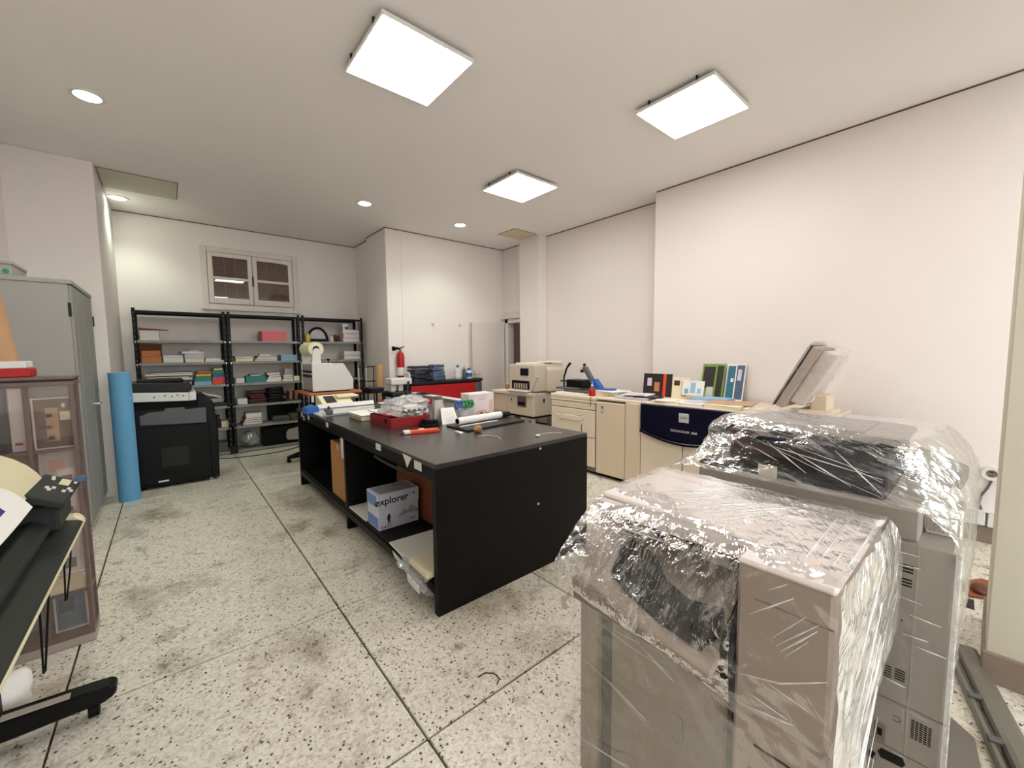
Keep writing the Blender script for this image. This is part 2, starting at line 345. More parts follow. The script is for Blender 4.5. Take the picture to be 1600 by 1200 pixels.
struct('floor_outside', G().box(-6, 11, YB-12, YB-.12, -.12, -.02), 'pavement')  # unseen ground, made pale to bounce daylight up to the ceiling
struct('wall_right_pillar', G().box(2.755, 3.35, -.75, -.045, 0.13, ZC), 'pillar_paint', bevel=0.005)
struct('baseboard_pillar', G().box(2.74, 3.365, -.765, -.035, 0, 0.135), 'skirting', bevel=0.004)
struct('baseboard_right', G().box(4.725, 4.745, YB, 2.8, 0.0, 0.13), 'skirting', bevel=0.003)
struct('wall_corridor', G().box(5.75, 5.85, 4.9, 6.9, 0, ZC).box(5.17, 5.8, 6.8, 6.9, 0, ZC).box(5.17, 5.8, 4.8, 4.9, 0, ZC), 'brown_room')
# dark strips painted as the shade in the gap between walls and ceiling
n = [0]
def joint(x0, x1, y0, y1):
    n[0] += 1; struct('trim_%d' % n[0], G().box(x0, x1, y0, y1, ZC-.011, ZC-.0005), 'skirting_dark')
joint(-.47, 2.76, 7.752, 7.762); joint(2.70, 5.05, 6.232, 6.242); joint(4.732, 4.742, YB, 2.80); joint(5.042, 5.052, 2.83, 5.03)
joint(2.692, 2.702, 6.24, 7.02); joint(2.752, 2.762, 7.02, 7.76); joint(5.042, 5.052, 5.53, 6.24)
# window high on the back wall
win = struct('window_1', G().box(.45, .53, 7.735, 7.79, 2.21, 3.14).box(1.69, 1.77, 7.735, 7.79, 2.21, 3.14).box(.53, 1.69, 7.735, 7.79, 3.06, 3.14).box(.53, 1.69, 7.735, 7.79, 2.21, 2.28), 'door_paint', bevel=.008)
put('sill', G().box(.43, 1.79, 7.71, 7.76, 2.185, 2.215), 'door_paint', win, bevel=.006)
for a, b in ((.535, 1.108), (1.114, 1.685)):
    g = G(); z0, z1 = 2.285, 3.055; ft = .062
    g.box(a, a+ft, 7.725, 7.765, z0, z1).box(b-ft, b, 7.725, 7.765, z0, z1).box(a+ft, b-ft, 7.725, 7.765, z1-ft, z1).box(a+ft, b-ft, 7.725, 7.765, z0, z0+.09).box(a+ft, b-ft, 7.727, 7.763, 2.655, 2.695)
    s_ = put('sash', g, 'door_paint', win, bevel=.006)
    put('pane', G().box(a+ft, b-ft, 7.742, 7.746, z0+.09, 2.655), 'window_glass', s_)
    put('pane', G().box(a+ft, b-ft, 7.742, 7.746, 2.695, z1-ft), 'window_glass', s_)
g = G()
for k in range(8):
    x = .60+k*.142; g.box(x, x+.011, 7.750, 7.757, 2.27, 3.07)
for k in range(0, 8, 2):
    for z in (2.40, 2.62, 2.82): g.box(.60+k*.142, .60+(k+1)*.142, 7.750, 7.757, z-.03*(k % 4 > 0), z+.010-.03*(k % 4 > 0))
put('grille', g, 'white_plastic', win)
put('handle', G().tube([(1.111, 7.715, 2.58), (1.111, 7.708, 2.66), (1.111, 7.715, 2.74)], [.010, .013, .010], 8), 'maroon', win, smooth=True)
struct('wall_window_shaft', G().box(.40, 1.82, 8.15, 8.2, 2.1, 3.2).box(.36, .42, 7.9, 8.2, 2.1, 3.2).box(1.8, 1.86, 7.9, 8.2, 2.1, 3.2).box(.36, 1.86, 7.9, 8.2, 2.05, 2.12).box(.36, 1.86, 7.9, 8.2, 3.18, 3.25), 'shaft_brown')
# door opening: frame and open leaf
fr = struct('door_1', G().box(5.03, 5.18, DY1-.05, DY1+.04, 0, DZ+.08).box(5.03, 5.18, DY0, DY0+.05, 0, DZ+.08).box(5.03, 5.18, DY0, DY1+.04, DZ, DZ+.08), 'door_paint', bevel=.005)
put('cornice', G().box(4.985, 5.06, DY0, DY1+.1, DZ+.08, DZ+.135).box(5.01, 5.06, DY0, DY1+.08, DZ+.135, DZ+.20), 'door_paint', fr, bevel=.006)
leaf = put('door_leaf', G().box(4.24, 5.02, 6.165, 6.205, .01, 2.04), 'door_paint', fr, bevel=.004)
put('plate', G().box(4.275, 4.31, 6.160, 6.166, .98, 1.17), 'chrome', leaf)
put('handle', G().tube([(4.293, 6.16, 1.10), (4.293, 6.12, 1.10), (4.40, 6.115, 1.10)], .009, 8), 'chrome', leaf, smooth=True)
put('hinge_stile', G().box(4.24, 4.25, 6.16, 6.166, .01, 2.04), 'skirting', leaf)
hd = struct('door_2', G().box(5.735, 5.752, 5.3, 6.5, 0.02, 2.0), 'brown_print', bevel=.004)
for z in (.1, .72, 1.34): put('door_panel', G().box(5.725, 5.737, 5.42, 6.38, z, z+.5), 'brown_room', hd, bevel=.004)
# cable trunking, socket and cable on the right wall
tk = thing('cable_trunking', 'white plastic cable trunking along the foot of the right wall', 'trunking', (4.72, .3, .14))
put('duct', G().box(4.695, 4.74, -.022, 2.0, .14, .25), 'white_plastic', tk, bevel=.004)
put('duct', G().box(4.693, 4.74, -1.6, -.034, .138, .248), 'white_plastic', tk, bevel=.004)
put('lid_ridge', G().box(4.690, 4.74, -1.6, 2.0, .246, .256), 'white_plastic', tk, bevel=.002)
so = thing('wall_socket', 'round white wall socket with grey cable beside the right pillar', 'socket', (4.73, -.02, .5))
put('cover', G().ringtube((4.74, -.035, .545), (4.715, -.035, .545), .052, .03), 'white_plastic', so, smooth=True)
put('insert', G().tube([(4.74, -.035, .545), (4.722, -.035, .545)], .031, 20), 'skirting', so, smooth=True)
for dz in (.012, -.012): put('slot', G().box(4.719, 4.723, -.045, -.020, .542+dz, .547+dz), 'rubber', so)
put('cable', G().tube([(4.725, -.04, .50), (4.72, -.02, .43), (4.725, .01, .36), (4.73, .015, .30), (4.72, .0, .25)], .008, 8), 'grey_plastic', so, smooth=True)

# ------------------------------------------------------------------ ceiling fixtures
emis('panel_glow', PANEL_COL, PANEL_STRENGTH); emis('spot_glow', SPOT_COL, 30.0)
def panel(x, y, label):
    t = thing('ceiling_panel_light', label, 'ceiling light', (x, y, ZC-.05), 0, 'square LED ceiling panels')
    s = .315; z0 = ZC-.05
    put('frame', G().box(x-s, x+s, y-s, y-s+.014, z0, z0+.022).box(x-s, x+s, y+s-.014, y+s, z0, z0+.022).box(x-s, x-s+.014, y-s+.014, y+s-.014, z0, z0+.022).box(x+s-.014, x+s, y-s+.014, y+s-.014, z0, z0+.022), 'white_plastic', t)
    put('backplate', G().box(x-s+.014, x+s-.014, y-s+.014, y+s-.014, z0+.012, z0+.022), 'grey_steel', t)
    put('diffuser', G().box(x-s+.012, x+s-.012, y-s+.012, y+s-.012, z0-.002, z0+.006), 'panel_glow', t)
    for dx, dy in ((-1, -.6), (-1, .6), (1, -.6), (1, .6)):
        put('clip', G().box(x+dx*s-.004, x+dx*s+.007, y+dy*s-.006, y+dy*s+.006, z0+.018, ZC), 'dark_plastic', t)
panel(1.345, 2.64, 'large square glowing ceiling panel left of the other two')
panel(3.32, 1.67, 'square glowing ceiling panel nearest the right wall')
panel(3.28, 3.71, 'square glowing ceiling panel farthest from the viewer')
panel(1.35, -1.5, 'square ceiling panel behind the viewer on the left'); panel(3.3, -1.3, 'square ceiling panel behind the viewer on the right')  # two added fill lights, out of view, to brighten the room
def spot(x, y, label, power=34):
    t = thing('recessed_downlight', label, 'downlight', (x, y, ZC-.012), 0, 'round recessed downlights')
    put('trim_ring', G().ringtube((x, y, ZC-.012), (x, y, ZC), .098, .078, 28), 'white_plastic', t, smooth=True)
    put('lens', G().tube([(x, y, ZC-.007), (x, y, ZC-.001)], .079, 28), 'spot_glow', t)
    ld = bpy.data.lights.new('downlight_lamp', 'SPOT'); ld.energy = power; ld.spot_size = R(125); ld.spot_blend = 0.7; ld.color = SPOT_COL; ld.shadow_soft_size = .07
    lo = bpy.data.objects.new('lamp', ld); C.objects.link(lo); lo.parent = t; lo.location = (0, 0, -.012)
spot(-.35, 4.52, 'round ceiling downlight above the grey steel cupboard')
spot(-.36, 7.13, 'round ceiling downlight in the corner by the window wall')
spot(2.08, 5.42, 'round ceiling downlight left of the other middle downlight')
spot(3.55, 5.41, 'round ceiling downlight nearest the wall with the open door')
def hatch(x0, x1, y0, y1, label, m_):
    t = thing('ceiling_hatch', label, 'ceiling hatch', ((x0+x1)/2, (y0+y1)/2, ZC-.012))
    put('gap_frame', G().box(x0-.008, x1+.008, y0-.008, y1+.008, ZC-.003, ZC), 'skirting_dark', t)
    put('cover', G().box(x0, x1, y0, y1, ZC-.012, ZC-.003), m_, t, bevel=.002)
mat('hatch_a', (206, 202, 184), 0.7); mat('hatch_b', (214, 196, 168), 0.7)
hatch(-.455, .195, 6.13, 6.76, 'large grey ceiling hatch in the corner above the shelves', 'hatch_a')
hatch(4.33, 4.81, 5.04, 5.46, 'small beige ceiling hatch near the door pier', 'hatch_b')

#@@OBJECTS
# ------------------------------------------------------------------ black work table
TX0, TX1, TY0, TY1, TZ = 1.09, 2.39, 1.955, 5.09, 0.885
tb = thing('work_table', 'long black wooden work table with open shelf, standing mid floor', 'table', ((TX0+TX1)/2, (TY0+TY1)/2, 0))
put('tabletop', G().box(TX0, TX1, TY0, TY1, TZ-.03, TZ), 'black_top', tb, bevel=.003)
put('end_panel', G().box(TX0, TX1, TY0, TY0+.045, 0, TZ-.03), 'black_wood', tb, bevel=.002)
put('end_panel', G().box(TX0, TX1, TY1-.045, TY1, 0, TZ-.03), 'black_wood', tb, bevel=.002)
put('divider', G().box(TX0+.005, TX1, 3.49, 3.53, 0.0, TZ-.03), 'black_wood', tb, bevel=.002)
put('shelf_board', G().box(TX0+.01, TX1-.02, TY0+.045, 3.49, .155, .19), 'black_wood', tb, bevel=.002)
put('shelf_board', G().box(TX0+.01, TX1-.02, 3.53, TY1-.045, .155, .19), 'black_wood', tb, bevel=.002)
put('shelf_fascia', G().box(TX0, TX0+.02, TY0+.045, TY1-.045, .115, .17), 'black_wood', tb, bevel=.002)
put('apron', G().box(TX0, TX0+.02, TY0+.045, TY1-.045, TZ-.105, TZ-.03), 'black_wood', tb, bevel=.002)
put('back_panel', G().box(TX1-.02, TX1, TY0+.045, TY1-.045, .1, TZ-.03), 'black_wood', tb)
for y, z, w_, h in ((4.88, .835, .05, .045), (4.60, .835, .06, .045), (3.95, .845, .07, .045), (2.75, .845, .085, .045), (2.16, .836, .09, .05), (4.80, .805, .035, .05)):
    put('shelf_label', G().box(TX0-.002, TX0+.001, y-w_/2, y+w_/2, z-h/2, z+h/2), 'sticker', tb, bevel=.0008)
put('torn_label', G().prism([(2.36, .872), (2.24, .868), (2.26, .845), (2.30, .795), (2.33, .84)], 'x', TX0-.003, TX0+.001), 'sticker', tb)
put('torn_label', G().prism([(2.56, .165), (2.36, .14), (2.33, .125), (2.37, .11), (2.53, .13)], 'x', TX0-.004, TX0+.001), 'sticker', tb)
put('cable_clip', G().tube([(TX0-.008, 2.80, .772), (TX0-.014, 2.70, .768), (TX0-.014, 2.5, .766), (TX0-.012, 2.34, .768), (TX0+.01, 2.28, .775)], .009, 8), 'dark_plastic', tb, smooth=True)
for x, z in ((1.894, .845), (1.874, .466)): put('screw_cover', G().tube([(x, TY0-.003, z), (x, TY0+.002, z)], .008, 10), 'sticker', tb)
# contents of its shelf
def carton(name, label, cat, x0, x1, y0, y1, z0, z1, m_, tape=None, group=None, rz=0, flap=True):
    t = thing(name, label, cat, ((x0+x1)/2, (y0+y1)/2, z0), rz, group)
    hx, hy, h = (x1-x0)/2, (y1-y0)/2, z1-z0
    put('body', G().box(-hx, hx, -hy, hy, 0, h), m_, t, bevel=.003, local=True)
    if flap:
        for s in (-1, 1): put('flap', G().box(-hx+.001, hx-.001, s*.002 if s > 0 else -hy+.001, hy-.001 if s > 0 else -.002, h, h+.003), m_, t, local=True)
    if tape: put('tape', G().box(-hx-.0012, hx+.0012, -.022, .022, h-.05, h+.0042), tape, t, local=True)
    return t
mat('tape_tan', (206, 168, 118), 0.3); mat('tape_clear', (214, 206, 190), 0.25)
carton('cardboard_box', 'tall brown cardboard box in the far bay of the black table', 'box', 1.12, 1.50, 3.56, 3.98, .19, .69, 'cardboard', 'tape_tan')
tk2 = put('white_strip', G().hexa([(1.10, 3.535, .60), (1.112, 3.535, .60), (1.112, 3.60, .60), (1.10, 3.60, .60)], [(1.10, 3.55, .78), (1.112, 3.55, .78), (1.112, 3.62, .78), (1.10, 3.62, .78)]), 'sticker',
    label='narrow white paper strip hanging above the brown cardboard box', cat='paper')
put('backing_board', G().hexa([(1.465, 2.02, .191), (1.485, 2.02, .191), (1.485, 3.34, .191), (1.465, 3.34, .191)], [(1.50, 2.02, .775), (1.52, 2.02, .775), (1.52, 3.34, .775), (1.50, 3.34, .775)]), 'hardboard', label='brown hardboard sheet leaning inside the black table behind the paper box', cat='board', bevel=.002)
# explorer copy-paper carton
bx0, bx1, by0, by1, bz0, bz1 = 1.115, 1.435, 2.855, 3.065, .19, .46
mat('box_white', (214, 216, 230), 0.5, var=0.02); mat('box_blue', (104, 138, 200), 0.5, var=0.12, scale=30); mat('box_grey', (160, 164, 182), 0.5, var=0.15, scale=25)
mat('box_top', (150, 152, 160), 0.45, var=0.2, scale=14); mat('print_black', (16, 16, 20), 0.5)
ex = thing('paper_carton', 'white and blue copy paper box on the black table shelf', 'box', ((bx0+bx1)/2, (by0+by1)/2, bz0))
put('body', G().box(bx0, bx1, by0, by1, bz0, bz0+.165), 'box_white', ex, bevel=.003)
lid = put('lid', G().box(bx0-.004, bx1+.004, by0-.004, by1+.004, bz0+.165, bz1), 'box_white', ex, bevel=.003)
put('lid_print', G().box(bx0+.02, bx1-.02, by0+.015, by1-.015, bz1, bz1+.001), 'box_top', lid)
text('lettering', 'explorer', .074, facing((bx0+.105, by0-.0046, bz0+.215), (0, -1, 0)), 'print_black', lid, bold=.0012)
put('line_print', G().box(bx0+.19, bx0+.255, by0-.005, by0-.004, bz0+.228, bz0+.232), 'box_blue', lid); put('square_print', G().box(bx0+.272, bx0+.292, by0-.005, by0-.004, bz0+.222, bz0+.243), 'box_blue', lid)
put('end_print', G().box(bx0-.0052, bx0-.004, by0+.02, by1-.004, bz0+.175, bz1-.01), 'box_blue', lid)
put('end_print', G().box(bx0-.0012, bx0, by0+.01, by1-.005, bz0+.01, bz0+.095), 'box_blue', ex)
# mountain print and walking figure on the front
g = G(); g.prism([(bx0+.15, bz0+.07), (bx0+.20, bz0+.12), (bx0+.225, bz0+.105), (bx0+.26, bz0+.14), (bx1-.005, bz0+.10), (bx1-.005, bz0+.07), (bx0+.25, bz0+.085)], 'y', by0-.001, by0)
put('mountain_print', g, 'box_grey', ex)
g = G(); g.prism([(bx0+.068, bz0+.03), (bx0+.073, bz0+.03), (bx0+.078, bz0+.06), (bx0+.084, bz0+.035), (bx0+.088, bz0+.037), (bx0+.086, bz0+.068), (bx0+.090, bz0+.085), (bx0+.088, bz0+.105), (bx0+.083, bz0+.115), (bx0+.078, bz0+.115), (bx0+.074, bz0+.104), (bx0+.066, bz0+.098), (bx0+.064, bz0+.075), (bx0+.070, bz0+.066)], 'y', by0-.0012, by0)
put('hiker_print', g, 'print_black', ex)
for k in range(4): put('icon_print', G().tube([(bx0+.025+k*.022, by0-.001, bz0+.02), (bx0+.025+k*.022, by0, bz0+.02)], .006, 10), 'print_black', ex)
for k in range(2): put('icon_print', G().box(bx0+.255+k*.022, bx0+.268+k*.022, by0-.001, by0, bz0+.03, bz0+.038), 'print_black', ex)
put('white_board', G().box(1.105, 1.44, 3.09, 3.485, .191, .199), 'white_paper', bevel=.002, label='white sheet of board on the table shelf left of the copy paper box', cat='board')
put('large_paper_sheet', G().hexa([(1.07, 2.30, .192), (1.09, 2.62, .192), (1.45, 2.60, .192), (1.45, 2.02, .192)], [(1.07, 2.30, .204), (1.09, 2.62, .204), (1.45, 2.60, .204), (1.45, 2.02, .204)]), 'white_paper', bevel=.003, label='stack of large white sheets on the near end of the table shelf', cat='paper')
pk = thing('wrapped_paper_pack', 'cream paper ream in torn clear plastic hanging off the table shelf', 'paper pack', (1.2, 2.12, .207))
put('sheets', G().hexa([(1.055, 2.02, .208), (1.06, 2.26, .208), (1.44, 2.24, .208), (1.44, 2.01, .208)], [(1.055, 2.02, .245), (1.06, 2.26, .245), (1.44, 2.24, .245), (1.44, 2.01, .245)]), 'cream_paper', pk, bevel=.003)
rows = []
for i in range(9):
    t = i/8; y = 2.005+t*.36; rows.append([(1.08-.02*math.sin(k*1.7+i)-.045*math.sin(math.pi*k/6), y, .215-.105*k/6*(1-.45*t)+.008*math.sin(i*2+k)) for k in range(7)])
put('plastic_wrap', G().grid(rows), 'clear_bag', pk, smooth=True, keep=True)
put('paper_label', G().hexa([(1.022, 2.06, .12), (1.03, 2.06, .12), (1.03, 2.2, .135), (1.022, 2.2, .135)], [(1.018, 2.06, .165), (1.026, 2.06, .165), (1.026, 2.2, .18), (1.018, 2.2, .18)]), 'white_paper', pk)

# ------------------------------------------------------------------ things on the black table
mat('alu', (214, 212, 210), 0.35, 0.25, var=0.03)
tr = thing('rotary_trimmer', 'long silver rail paper trimmer at the far end of the black table', 'paper trimmer', (1.4, 4.45, TZ))
put('base', G().box(1.10, 1.74, 4.20, 4.62, TZ, TZ+.016), 'alu', tr, bevel=.003)
put('rail', G().prism([(4.19, TZ+.016), (4.245, TZ+.016), (4.24, TZ+.045), (4.20, TZ+.05)], 'x', 1.13, 1.50), 'alu', tr, bevel=.003)
put('rail', G().prism([(4.50, TZ+.016), (4.60, TZ+.016), (4.59, TZ+.07), (4.53, TZ+.085)], 'x', 1.16, 1.76), 'alu', tr, bevel=.004)
put('rail_groove', G().box(1.165, 1.755, 4.497, 4.501, TZ+.035, TZ+.045), 'grey_plastic', tr)
put('end_cap', G().prism([(1.03, TZ+.0), (1.16, TZ+.0), (1.16, TZ+.07), (1.12, TZ+.085), (1.05, TZ+.06)], 'y', 4.46, 4.64), 'blue', tr, bevel=.006)
put('cutter_head', G().box(1.15, 1.21, 4.16, 4.26, TZ+.02, TZ+.07), 'grey_plastic', tr, bevel=.006)
put('knob', G().lathe([(.012, 0), (.012, .02), (.006, .03)], (1.18, 4.2, TZ+.07), 12), 'dark_plastic', tr, smooth=True)
cal = thing('desk_telephone', 'cream desk telephone base behind the silver trimmer rail', 'telephone', (1.5, 4.90, TZ))
put('body', G().prism([(4.76, TZ), (5.05, TZ), (5.05, TZ+.13), (4.98, TZ+.135), (4.76, TZ+.05)], 'x', 1.28, 1.62), 'cream_paper', cal, bevel=.008)
put('keypad', G().hexa([(1.33, 4.79, TZ+.062), (1.44, 4.79, TZ+.062), (1.44, 4.94, TZ+.120), (1.33, 4.94, TZ+.120)], [(1.33, 4.788, TZ+.072), (1.44, 4.788, TZ+.072), (1.44, 4.938, TZ+.130), (1.33, 4.938, TZ+.130)]), 'plotter_dark', cal, bevel=.003)
put('paper_guide', G().box(1.46, 1.70, 4.84, 5.04, TZ+.105, TZ+.135), 'cream_paper', cal, bevel=.008)
rb = thing('foam_tray', 'flat white slotted tray beside the red box on the black table', 'tray', (1.42, 3.84, TZ), 0)
put('tray', G().box(1.31, 1.50, 3.67, 4.02, TZ, TZ+.045), 'cream_paper', rb, bevel=.006)
for k in range(3): put('slot', G().box(1.305, 1.311, 3.70+k*.11, 3.78+k*.11, TZ+.014, TZ+.028), 'warm_grey', rb)
put('top_sheet', G().box(1.30, 1.505, 3.66, 4.03, TZ+.045, TZ+.055), 'white_paper', rb, bevel=.004)
mat('olive', (92, 90, 74), 0.5); 
td = thing('tape_dispenser', 'dark olive tape dispenser behind the red box', 'tape dispenser', (1.66, 4.0, TZ))
put('body', G().prism([(3.86, TZ), (4.10, TZ), (4.12, TZ+.04), (4.06, TZ+.10), (3.96, TZ+.105), (3.87, TZ+.05)], 'x', 1.60, 1.72), 'olive', td, bevel=.008)
put('top_plate', G().box(1.615, 1.705, 3.95, 4.06, TZ+.105, TZ+.112), 'white_plastic', td)
# red box with plastic bag
rd = thing('red_box', 'open red cardboard tray box on the black table', 'box', (1.55, 3.3, TZ))
X0, X1, Y0, Y1, H_ = 1.345, 1.70, 3.12, 3.56, .085
put('wall', G().box(X0, X0+.008, Y0, Y1, TZ, TZ+H_), 'dark_red', rd, bevel=.002); put('wall', G().box(X1-.008, X1, Y0, Y1, TZ, TZ+H_), 'dark_red', rd, bevel=.002)
put('wall', G().box(X0+.008, X1-.008, Y0, Y0+.008, TZ, TZ+H_), 'dark_red', rd, bevel=.002); put('wall', G().box(X0+.008, X1-.008, Y1-.008, Y1, TZ, TZ+H_), 'dark_red', rd, bevel=.002)
put('bottom', G().box(X0, X1, Y0, Y1, TZ, TZ+.004), 'dark_red', rd)
put('grip_hole', G().tube([(X0-.001, 3.22, TZ+.055), (X0+.003, 3.22, TZ+.055)], .022, 14), 'black_wood', rd)
put('red_folder', G().box(1.36, 1.50, 3.24, 3.5, TZ+H_, TZ+H_+.014), 'red', bevel=.003, label='bright red folder lying on the rim of the red box', cat='folder')
put('white_notebook', G().box(1.34, 1.47, 3.36, 3.6, TZ+H_+.0145, TZ+H_+.026), 'white_paper', bevel=.003, label='white notebook on top of the red folder', cat='notebook')
bag = thing('plastic_bag', 'crumpled clear white plastic bag heaped in the red box', 'plastic bag', (1.62, 3.32, TZ+.03))
put('bag', G().blob((1.59, 3.34, TZ+.15), (.205, .17, .085), 3, .5, 7, 4), 'clear_bag', bag, smooth='all')
put('crumpled_sheet', G().blob((1.60, 3.30, TZ+.105), (.17, .12, .05), 8, .55, 9, 3), 'white_paper', bag, smooth=True)
for k in range(5):
    a = k*1.3; put('metal_clip', G().tube([(1.46+.05*k, 3.16+.02*(k % 2), TZ+.11), (1.48+.05*k, 3.17, TZ+.135), (1.50+.05*k, 3.15+.01*k, TZ+.115)], .007, 6), 'grey_plastic', bag, smooth=True)
# orange glue packet
og = thing('orange_cutter', 'orange red utility knife lying near the table edge', 'knife', (1.46, 2.82, TZ), R(-15))
put('body', G().prism([(-.12, 0), (.13, 0), (.145, .012), (.13, .026), (-.10, .026), (-.13, .012)], 'y', -.026, .026), 'orange_red', og, bevel=.005, local=True)
put('slider', G().box(-.02, .025, -.016, .016, .026, .033), 'cream_paper', og, bevel=.003, local=True)
put('blade', G().prism([(-.17, .008), (-.12, .008), (-.12, .014), (-.16, .014)], 'y', -.012, .012), 'dark_plastic', og, local=True)
put('white_tip', G().box(-.135, -.085, -.027, .027, .004, .028), 'white_paper', og, bevel=.004, local=True)
bk_ = thing('hole_punch', 'small black hole punch against the red box', 'hole punch', (1.68, 3.06, TZ))
put('base', G().box(1.58, 1.72, 2.99, 3.09, TZ, TZ+.02), 'black_plastic', bk_, bevel=.004)
put('lever', G().prism([(1.585, TZ+.02), (1.715, TZ+.02), (1.715, TZ+.05), (1.60, TZ+.065)], 'y', 3.0, 3.08), 'black_plastic', bk_, bevel=.005)
mat('khaki', (176, 164, 140), 0.5)
bt = thing('glue_canister', 'beige canister standing behind the black hole punch', 'canister', (1.79, 3.12, TZ))
put('body', G().lathe([(.048, 0), (.05, .01), (.05, .17), (.044, .185)], (1.79, 3.12, TZ), 20), 'khaki', bt, smooth=True)
put('cap', G().lathe([(.04, .185), (.04, .21), (.03, .215)], (1.79, 3.12, TZ), 20), 'grey_plastic', bt, smooth=True)
wc = thing('calendar_stand', 'white folded desk calendar leaning beside the scissors cup', 'calendar', (1.84, 3.0, TZ))
put('front_leaf', G().hexa([(1.76, 2.92, TZ), (1.93, 2.93, TZ), (1.93, 2.935, TZ), (1.76, 2.925, TZ)], [(1.79, 3.0, TZ+.13), (1.92, 3.0, TZ+.13), (1.92, 3.005, TZ+.13), (1.79, 3.005, TZ+.13)]), 'white_paper', wc)
put('rear_leaf', G().hexa([(1.76, 3.07, TZ), (1.93, 3.07, TZ), (1.93, 3.075, TZ), (1.76, 3.075, TZ)], [(1.74, 3.0, TZ+.20), (1.80, 3.0, TZ+.20), (1.80, 3.005, TZ+.20), (1.74, 3.005, TZ+.20)]), 'white_paper', wc)
for k in range(5): put('page_line', G().hexa([(1.80+k*.022, 2.9215+.0004*k, TZ+.012), (1.802+k*.022, 2.9215, TZ+.012), (1.802+k*.022, 2.9235, TZ+.012), (1.80+k*.022, 2.9235, TZ+.012)], [(1.80+k*.022, 2.985, TZ+.115), (1.802+k*.022, 2.985, TZ+.115), (1.802+k*.022, 2.987, TZ+.115), (1.80+k*.022, 2.987, TZ+.115)]), 'lavender', wc)
wc.location.y += .09; bt.location.y += .17; bt.location.x += .09
cu = thing('scissors_cup', 'white cup holding blue and green handled scissors', 'cup', (2.06, 3.13, TZ))
put('cup', G().lathe([(.05, 0), (.052, .004), (.054, .085), (.056, .09), (.05, .09), (.048, .01)], (2.06, 3.13, TZ), 22), 'white_plastic', cu, smooth=True)
put('printed_band', G().ringtube((2.06, 3.13, TZ+.03), (2.06, 3.13, TZ+.05), .0545, .0525), 'lavender', cu, smooth=True)
def scissor(dx, dy, m_, label):
    t = thing('scissors', label, 'scissors', (2.06+dx, 3.13+dy, TZ+.01), 0, 'scissors in the white cup')
    a = .045 if dx >= 0 else -.045
    put('blade', G().hexa([(2.055+dx, 3.128+dy, TZ+.012), (2.065+dx, 3.128+dy, TZ+.012), (2.065+dx, 3.132+dy, TZ+.012), (2.055+dx, 3.132+dy, TZ+.012)], [(2.05+dx+a*.4, 3.128+dy, TZ+.11), (2.07+dx+a*.4, 3.128+dy, TZ+.11), (2.07+dx+a*.4, 3.132+dy, TZ+.11), (2.05+dx+a*.4, 3.132+dy, TZ+.11)]), 'chrome', t)
    for s in (-1, 1):
        cx = 2.06+dx+a*.6+s*.022; pts = [(cx+.019*math.cos(k*math.pi/5), 3.13+dy+s*.006, TZ+.138+.032*math.sin(k*math.pi/5)) for k in range(11)]
        put('handle', G().tube(pts, .010, 8, False), m_, t, smooth=True)
scissor(-.028, 0, 'blue', 'blue handled scissors in the white cup'); scissor(.0, .012, 'green', 'green handled scissors in the middle of the white cup'); scissor(.028, -.008, 'green', 'green handled scissors on the right of the white cup')
# white product carton with printed bowl
mat('carton_white', (232, 222, 220), 0.45, var=0.02); mat('peach', (228, 184, 170), 0.5); mat('carton_side', (216, 206, 200), 0.5)
wcx = thing('product_carton', 'white carton with printed bowl and bottle picture on the black table', 'box', (2.31, 3.2, TZ))
put('body', G().box(2.135, 2.425, 3.155, 3.30, TZ, TZ+.225), 'carton_white', wcx, bevel=.003)
put('side_panel', G().box(2.137, 2.195, 3.1535, 3.156, TZ+.004, TZ+.215), 'carton_side', wcx)
text('lettering', 'CUSTARD', .03, facing((2.275, 3.1538, TZ+.195), (0, -1, 0)), 'peach', wcx)
text('lettering', 'MAKER', .028, facing((2.275, 3.1538, TZ+.168), (0, -1, 0)), 'peach', wcx)
g = G(); g.prism([(2.235+.07*math.cos(R(a))+.04, TZ+.035+.03*math.sin(R(a))) for a in range(0, 360, 24)], 'y', 3.1535, 3.156); put('bowl_print', g, 'peach', wcx)
put('mark_print', G().box(2.262, 2.282, 3.152, 3.156, TZ+.025, TZ+.042), 'maroon', wcx); put('mark_print', G().box(2.15, 2.165, 3.152, 3.156, TZ+.125, TZ+.14), 'print_black', wcx); put('mark_print', G().box(2.18, 2.192, 3.152, 3.156, TZ+.12, TZ+.132), 'maroon', wcx)
put('bottle_print', G().prism([(2.365, TZ+.02), (2.41, TZ+.02), (2.41, TZ+.13), (2.395, TZ+.16), (2.38, TZ+.16), (2.365, TZ+.13)], 'y', 3.1535, 3.156), 'peach', wcx)
put('leaf_print', G().prism([(2.31, TZ+.012), (2.37, TZ+.012), (2.36, TZ+.035), (2.33, TZ+.03)], 'y', 3.153, 3.156), 'olive', wcx)
